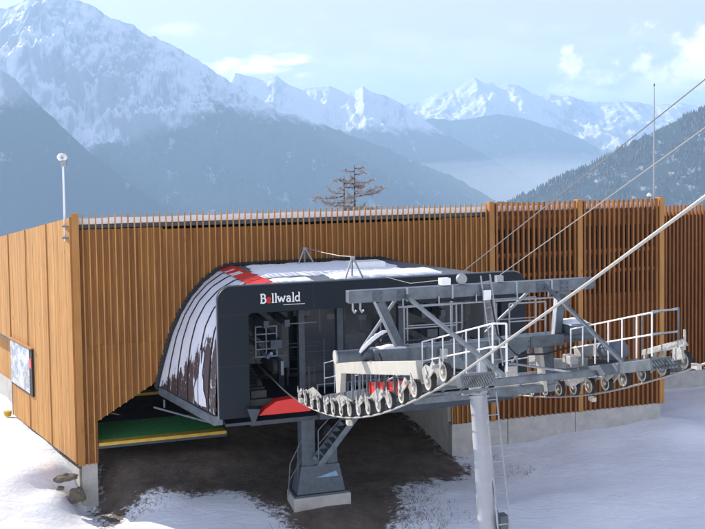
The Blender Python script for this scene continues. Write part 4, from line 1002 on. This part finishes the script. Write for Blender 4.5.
# pipes, trays and lattice round the head of the tower
mb = MB(); q = random.Random(17)
for k in range(7):
    v = 8.0+k*.55; mb.tube((8.55, v, fl(v)-.02), (9.27, v+.3, fl(v+.3)-.02), .02, 6); mb.cut()
for k in range(6):
    v = 12.3+k*.5; mb.tube((6.24, v, fl(v)-.14), (6.9, 12.0+k*.25, -4.3+.1*k), .018, 6); mb.cut()
for (p, q_) in (((6.9,11.9,-3.9),(6.25,13.2,-3.75)),((8.2,11.9,-3.95),(9.25,13.6,-3.95)),((7.2,12.0,-4.5),(6.3,14.8,-3.72)),((7.7,11.7,-3.5),(8.4,9.6,-4.75)),((7.4,11.7,-3.5),(6.3,9.6,-4.75)),((8.9,11.6,-3.6),(9.3,9.8,-4.6))):
    mb.tube(p, q_, .024, 8); mb.cut()
mb.build_each('cross_brace', M['galv_light'], tw)
mb = MB(); mb.path([(5.5,11.7,-3.44),(6.3,11.68,-3.42),(7.3,11.7,-3.40),(7.5,11.75,-2.9),(7.52,11.8,-2.5)], .022, 6); mb.cut(); mb.path([(7.75,12.2,-2.6),(7.86,12.25,-3.3),(8.3,12.2,-3.75),(9.0,12.1,-3.8),(9.6,12.2,-3.66)], .018, 6); mb.cut()
mb.path([(5.4,12.2,-3.5),(5.5,12.4,-3.9),(5.3,12.6,-3.95),(5.25,12.9,-3.7)], .016, 6)
mb.build_each('cable_conduit', M['rubber'], tw)
mb = MB()
for (a, b, z, w_, d_, h_) in ((8.3,11.95,-4.15,.22,.14,.28),(6.75,12.12,-3.62,.16,.08,.2),(9.1,12.9,-3.75,.18,.3,.16),(5.85,13.1,-3.92,.2,.3,.14),(9.5,10.8,-4.25,.2,.4,.2)):
    mb.box(a-w_/2, a+w_/2, b-d_/2, b+d_/2, z-h_/2, z+h_/2); mb.cut()
mb.build_each('switch_box', M['galv_white'], tw, bevel=.01)
mb = MB()
for u0 in (8.62,):
    for v in (8.0, 8.9, 9.8, 10.7, 11.6): mb.tube((u0, v, fl(v)), (u0, v, fl(v)+.72), .015, 6)
    for h in (.72, .36): mb.tube((u0, 8.0, fl(8.0)+h), (u0, 11.6, fl(11.6)+h), .015, 6)
mb.bar((8.62, 7.9, fl(7.9)-.1), (8.62, 11.7, fl(11.7)-.1), .05, .14)
mb.build('inner_railing', M['galv_light'], tw)

# ropes and cables
def ropepts(u): return [(u, v, rz(v)) for v in [x*.5 for x in range(-4, 36)]]+[(u, v, rz(v)+.002*(v-17.5)**2) for v in (20,24,28,34,44)]
lone(MB().path(ropepts(5.12), .0175, 10), 'haul_rope', M['rope'], 'thick steel haul rope under the left wheels rising across the picture', 'rope', (5.12,10,-5), 'haul ropes of the lift', smooth=True)
lone(MB().path(ropepts(9.92), .021, 10), 'haul_rope', M['rope'], 'steel haul rope under the right wheels leaving at the right edge', 'rope', (9.92,10,-5), 'haul ropes of the lift', smooth=True)
def sag(a, b, s_, n=16):
    A, B_ = Vector(a), Vector(b); return [A.lerp(B_, k/n)-Vector((0,0,4*s_*(k/n)*(1-k/n))) for k in range(n+1)]
lone(MB().path(sag((7.22,11.9,-2.10), (7.2,34.2,7.6), .06), .0085, 6), 'signal_cable', M['thinrope'], 'upper thin dark cable rising to the right from the pulley on the tower beam', 'cable', (7.2,12,-2), 'thin cables rising from the tower beam')
lone(MB().path(sag((8.1,11.9,-2.16), (8.1,34.2,7.6), .06), .0085, 6), 'signal_cable', M['rope'], 'lower thin pale cable rising to the right from the anchor on the tower beam', 'cable', (8.1,12,-2), 'thin cables rising from the tower beam')
lone(MB().path([(6.88,11.9,-2.2),(7.6,8.1,-2.75),(8.3,4.3,-3.05)], .01, 6), 'signal_cable', M['thinrope'], 'short cable from the white box on the tower beam back to the dark portal', 'cable', (7.5,8,-3), 'thin cables rising from the tower beam')

# ------------------------------------------------------------------ poles
pc = thing('camera_pole', 'thin white pole with a round white camera behind the left corner of the hall', 'camera pole', -.62, -.2, -3.0)
# small helper: place by hall coordinates near the side wall
mb = MB(); mb.tube((-.40,-.62,-2.05), (-.40,-.62,.30), .035, 12, .03); mb.build('pole', M['white'], pc, smooth=35)
mb = MB(); mb.lathe((-.42,-.60,.40), (0,0,1), [(.02,-.0),(.10,.02),(.15,.09),(.15,.15),(.10,.22),(.02,.25)], 18); mb.build('camera_dome', M['white'], pc, smooth=50)
mb = MB(); mb.box(-.47,-.33,-.68,-.50,.24,.40); mb.tube((-.28,-.62,.1), (-.28,-.62,.5), .02, 8); mb.tube((-.42,-.42,.50), (-.42,-.36,.50), .05, 12); mb.build('bracket', M['galv_light'], pc)
mb = MB(); mb.box(-.48,-.30,-.66,-.2,-1.60,-1.56); mb.box(-.48,-.30,-.66,-.2,-1.95,-1.91); mb.build('wall_clamp', M['galv'], pc)
am = thing('antenna_mast', 'tall thin grey mast rising behind the right corner post of the hall', 'mast', 21.1, -.8, -9.5)
mb = MB(); mb.tube((20.78,-.75,-9.6), (20.78,-.75,.9), .045, 10, .035); mb.tube((20.78,-.75,.9), (20.78,-.75,2.95), .028, 10, .014); mb.build('pole', M['galv_light'], am, smooth=35)
mb = MB(); mb.lathe((20.78,-.75,2.95), (0,0,1), [(.005,0),(.03,.03),(.03,.07),(.005,.14)], 10); mb.build('tip', M['galv'], am)
sl = thing('dome_light', 'small white dome light on top of the slats beside the right corner post', 'light', 20.05, -.15, -1.3)
mb = MB(); mb.tube((20.12,-.12,-1.35), (20.12,-.12,-1.12), .02, 8); mb.build('stem', M['galv'], sl)
mb = MB(); mb.lathe((20.12,-.12,-1.14), (0,0,1), [(.02,0),(.08,.01),(.085,.06),(.05,.12),(.01,.14)], 14); mb.build('dome', M['white'], sl, smooth=50)

# rocks at the corner, yellow bucket by the entrance
def rock(u, v, z, a, b, c, sd_, label):
    bm = bmesh.new(); bmesh.ops.create_icosphere(bm, subdivisions=4, radius=1)
    mb = MB()
    vs = []
    for x in bm.verts:
        p = x.co.copy(); k = 1+.35*noise.noise(p*1.3+Vector((sd_,0,0)))+.18*noise.noise(p*3.5+Vector((0,sd_,0))); p *= k
        vs.append((u+p.x*a, v+p.y*b, z+max(p.z, -.6)*c))
    mb.add(vs, [tuple(q.index for q in f.verts) for f in bm.faces]); bm.free()
    lone(mb, 'rock', M['rock'], label, 'rock', (u, v, z-c*.5), 'rocks in the snow at the hall corner', smooth=True)
rock(-.62, .05, -9.18, .36, .22, .13, 1, 'flat brown rock lying highest in the snow beside the corner footing')
rock(-.30, .25, -9.72, .26, .22, .26, 5, 'dark upright rock below the flat one, touching the corner footing')
rock(-.75, .32, -9.40, .12, .1, .07, 9, 'smallest rock in the snow below the flat rock')
yb = MB(); q_ = LW(7.5, .15, -8.95); yb.lathe(q_, (0,0,1), [(.02,0),(.12,0),(.15,.18),(.02,.19)], 16)
lone(yb, 'yellow_tub', M['yellow'], 'small yellow tub standing in the snow at the end of the side wall', 'tub', q_, smooth=35)

# dry stalks poking through the thin snow
mb = MB(); q = random.Random(8)
for (cu, cv_, ru, rv, cnt) in ((8.9,4.9,1.3,1.6,420),(9.6,3.4,.8,.8,120),(13.5,2.3,.5,.5,30),(5.6,4.6,.8,1.0,110),(13.1,.9,.4,.2,25),(1.6,1.7,.7,.35,60)):
    for k in range(cnt):
        a, b = cu+q.gauss(0, .5)*ru, cv_+q.gauss(0, .5)*rv; z = near_h(a, b); h = q.uniform(.03, .13)
        d = Vector((q.uniform(-1,1)*h*1.3, q.uniform(-1,1)*h*1.3, h)); mb.tube((a, b, z-.02), (a+d.x, b+d.y, z+d.z), .007, 3, .003)
dg = mb.build('dry_grass', mat('dry_stalks', (.11,.075,.05), .9, var=.4), None, recalc=False); tag(dg, 'dry brown stalks poking through thin snow before the station', 'dry grass', kind='stuff')

# ------------------------------------------------------------------ larch behind the hall
lt = bpy.data.objects.new('larch_tree', None); COL.objects.link(lt); lt.location = (-.05, 60, EYE-13); ORG['larch_tree'] = (-.05, 60, EYE-13)
tag(lt, 'bare frosted larch rising behind the hall roof', 'tree')
q = random.Random(21); tr = MB(); cr_ = MB()
for (x0, top, lean) in ((.15, EYE+.35, .1), (-.55, EYE-.35, -.35)):
    pts = [(x0*.5+lean*.2+.0, 60, EYE-13.4), (x0, 60, EYE-6), (x0, 60.05, EYE-3), (x0+.02, 60, top)]
    tr.path(pts, .1, 8, [.22, .12, .075, .015])
    z = EYE-4.5
    while z < top-.15:
        f = max(0, (top-z)/3.); L = min(2.1, .45+2.3*f**.6)*q.uniform(.5, 1.1); an_ = q.random()*6.28
        if q.random() < .55: an_ = q.choice([0, math.pi])+q.uniform(-.5, .5)
        d = Vector((math.cos(an_), math.sin(an_), q.uniform(-.15, .25))); P0 = Vector((x0, 60, z))
        pp = [P0+d*(L*k/5)+Vector((0,0,.22*(k/5)**2*L*q.uniform(.2,1.4)-.10*L*(k/5)))+Vector((q.uniform(-.03,.03), q.uniform(-.03,.03), q.uniform(-.03,.03)))*(k > 0) for k in range(6)]
        tr.path(pp, .02, 5, [.045, .035, .027, .02, .014, .007])
        for k in range(int(L*36)):
            s0 = q.uniform(.15, 1); i = min(4, int(s0*5)); b0 = pp[i].lerp(pp[i+1], s0*5-i); dr = Vector((q.uniform(-1,1), q.uniform(-1,1), q.uniform(-.6,.9)))*q.uniform(.10,.36)
            cr_.tube(b0, b0+dr, .026, 3, .012)
            for _ in range(2):
                b1 = b0+dr*q.uniform(.3, 1); dr2 = Vector((q.uniform(-1,1), q.uniform(-1,1), q.uniform(-.8,.8)))*q.uniform(.05,.14); cr_.tube(b1, b1+dr2, .022, 3, .010)
        z += q.uniform(.12, .26)
tr.build('trunk', M['bark'], lt, frame=False, org=None, smooth=True); cr_.build('crown', M['frost'], lt, frame=False, recalc=False)
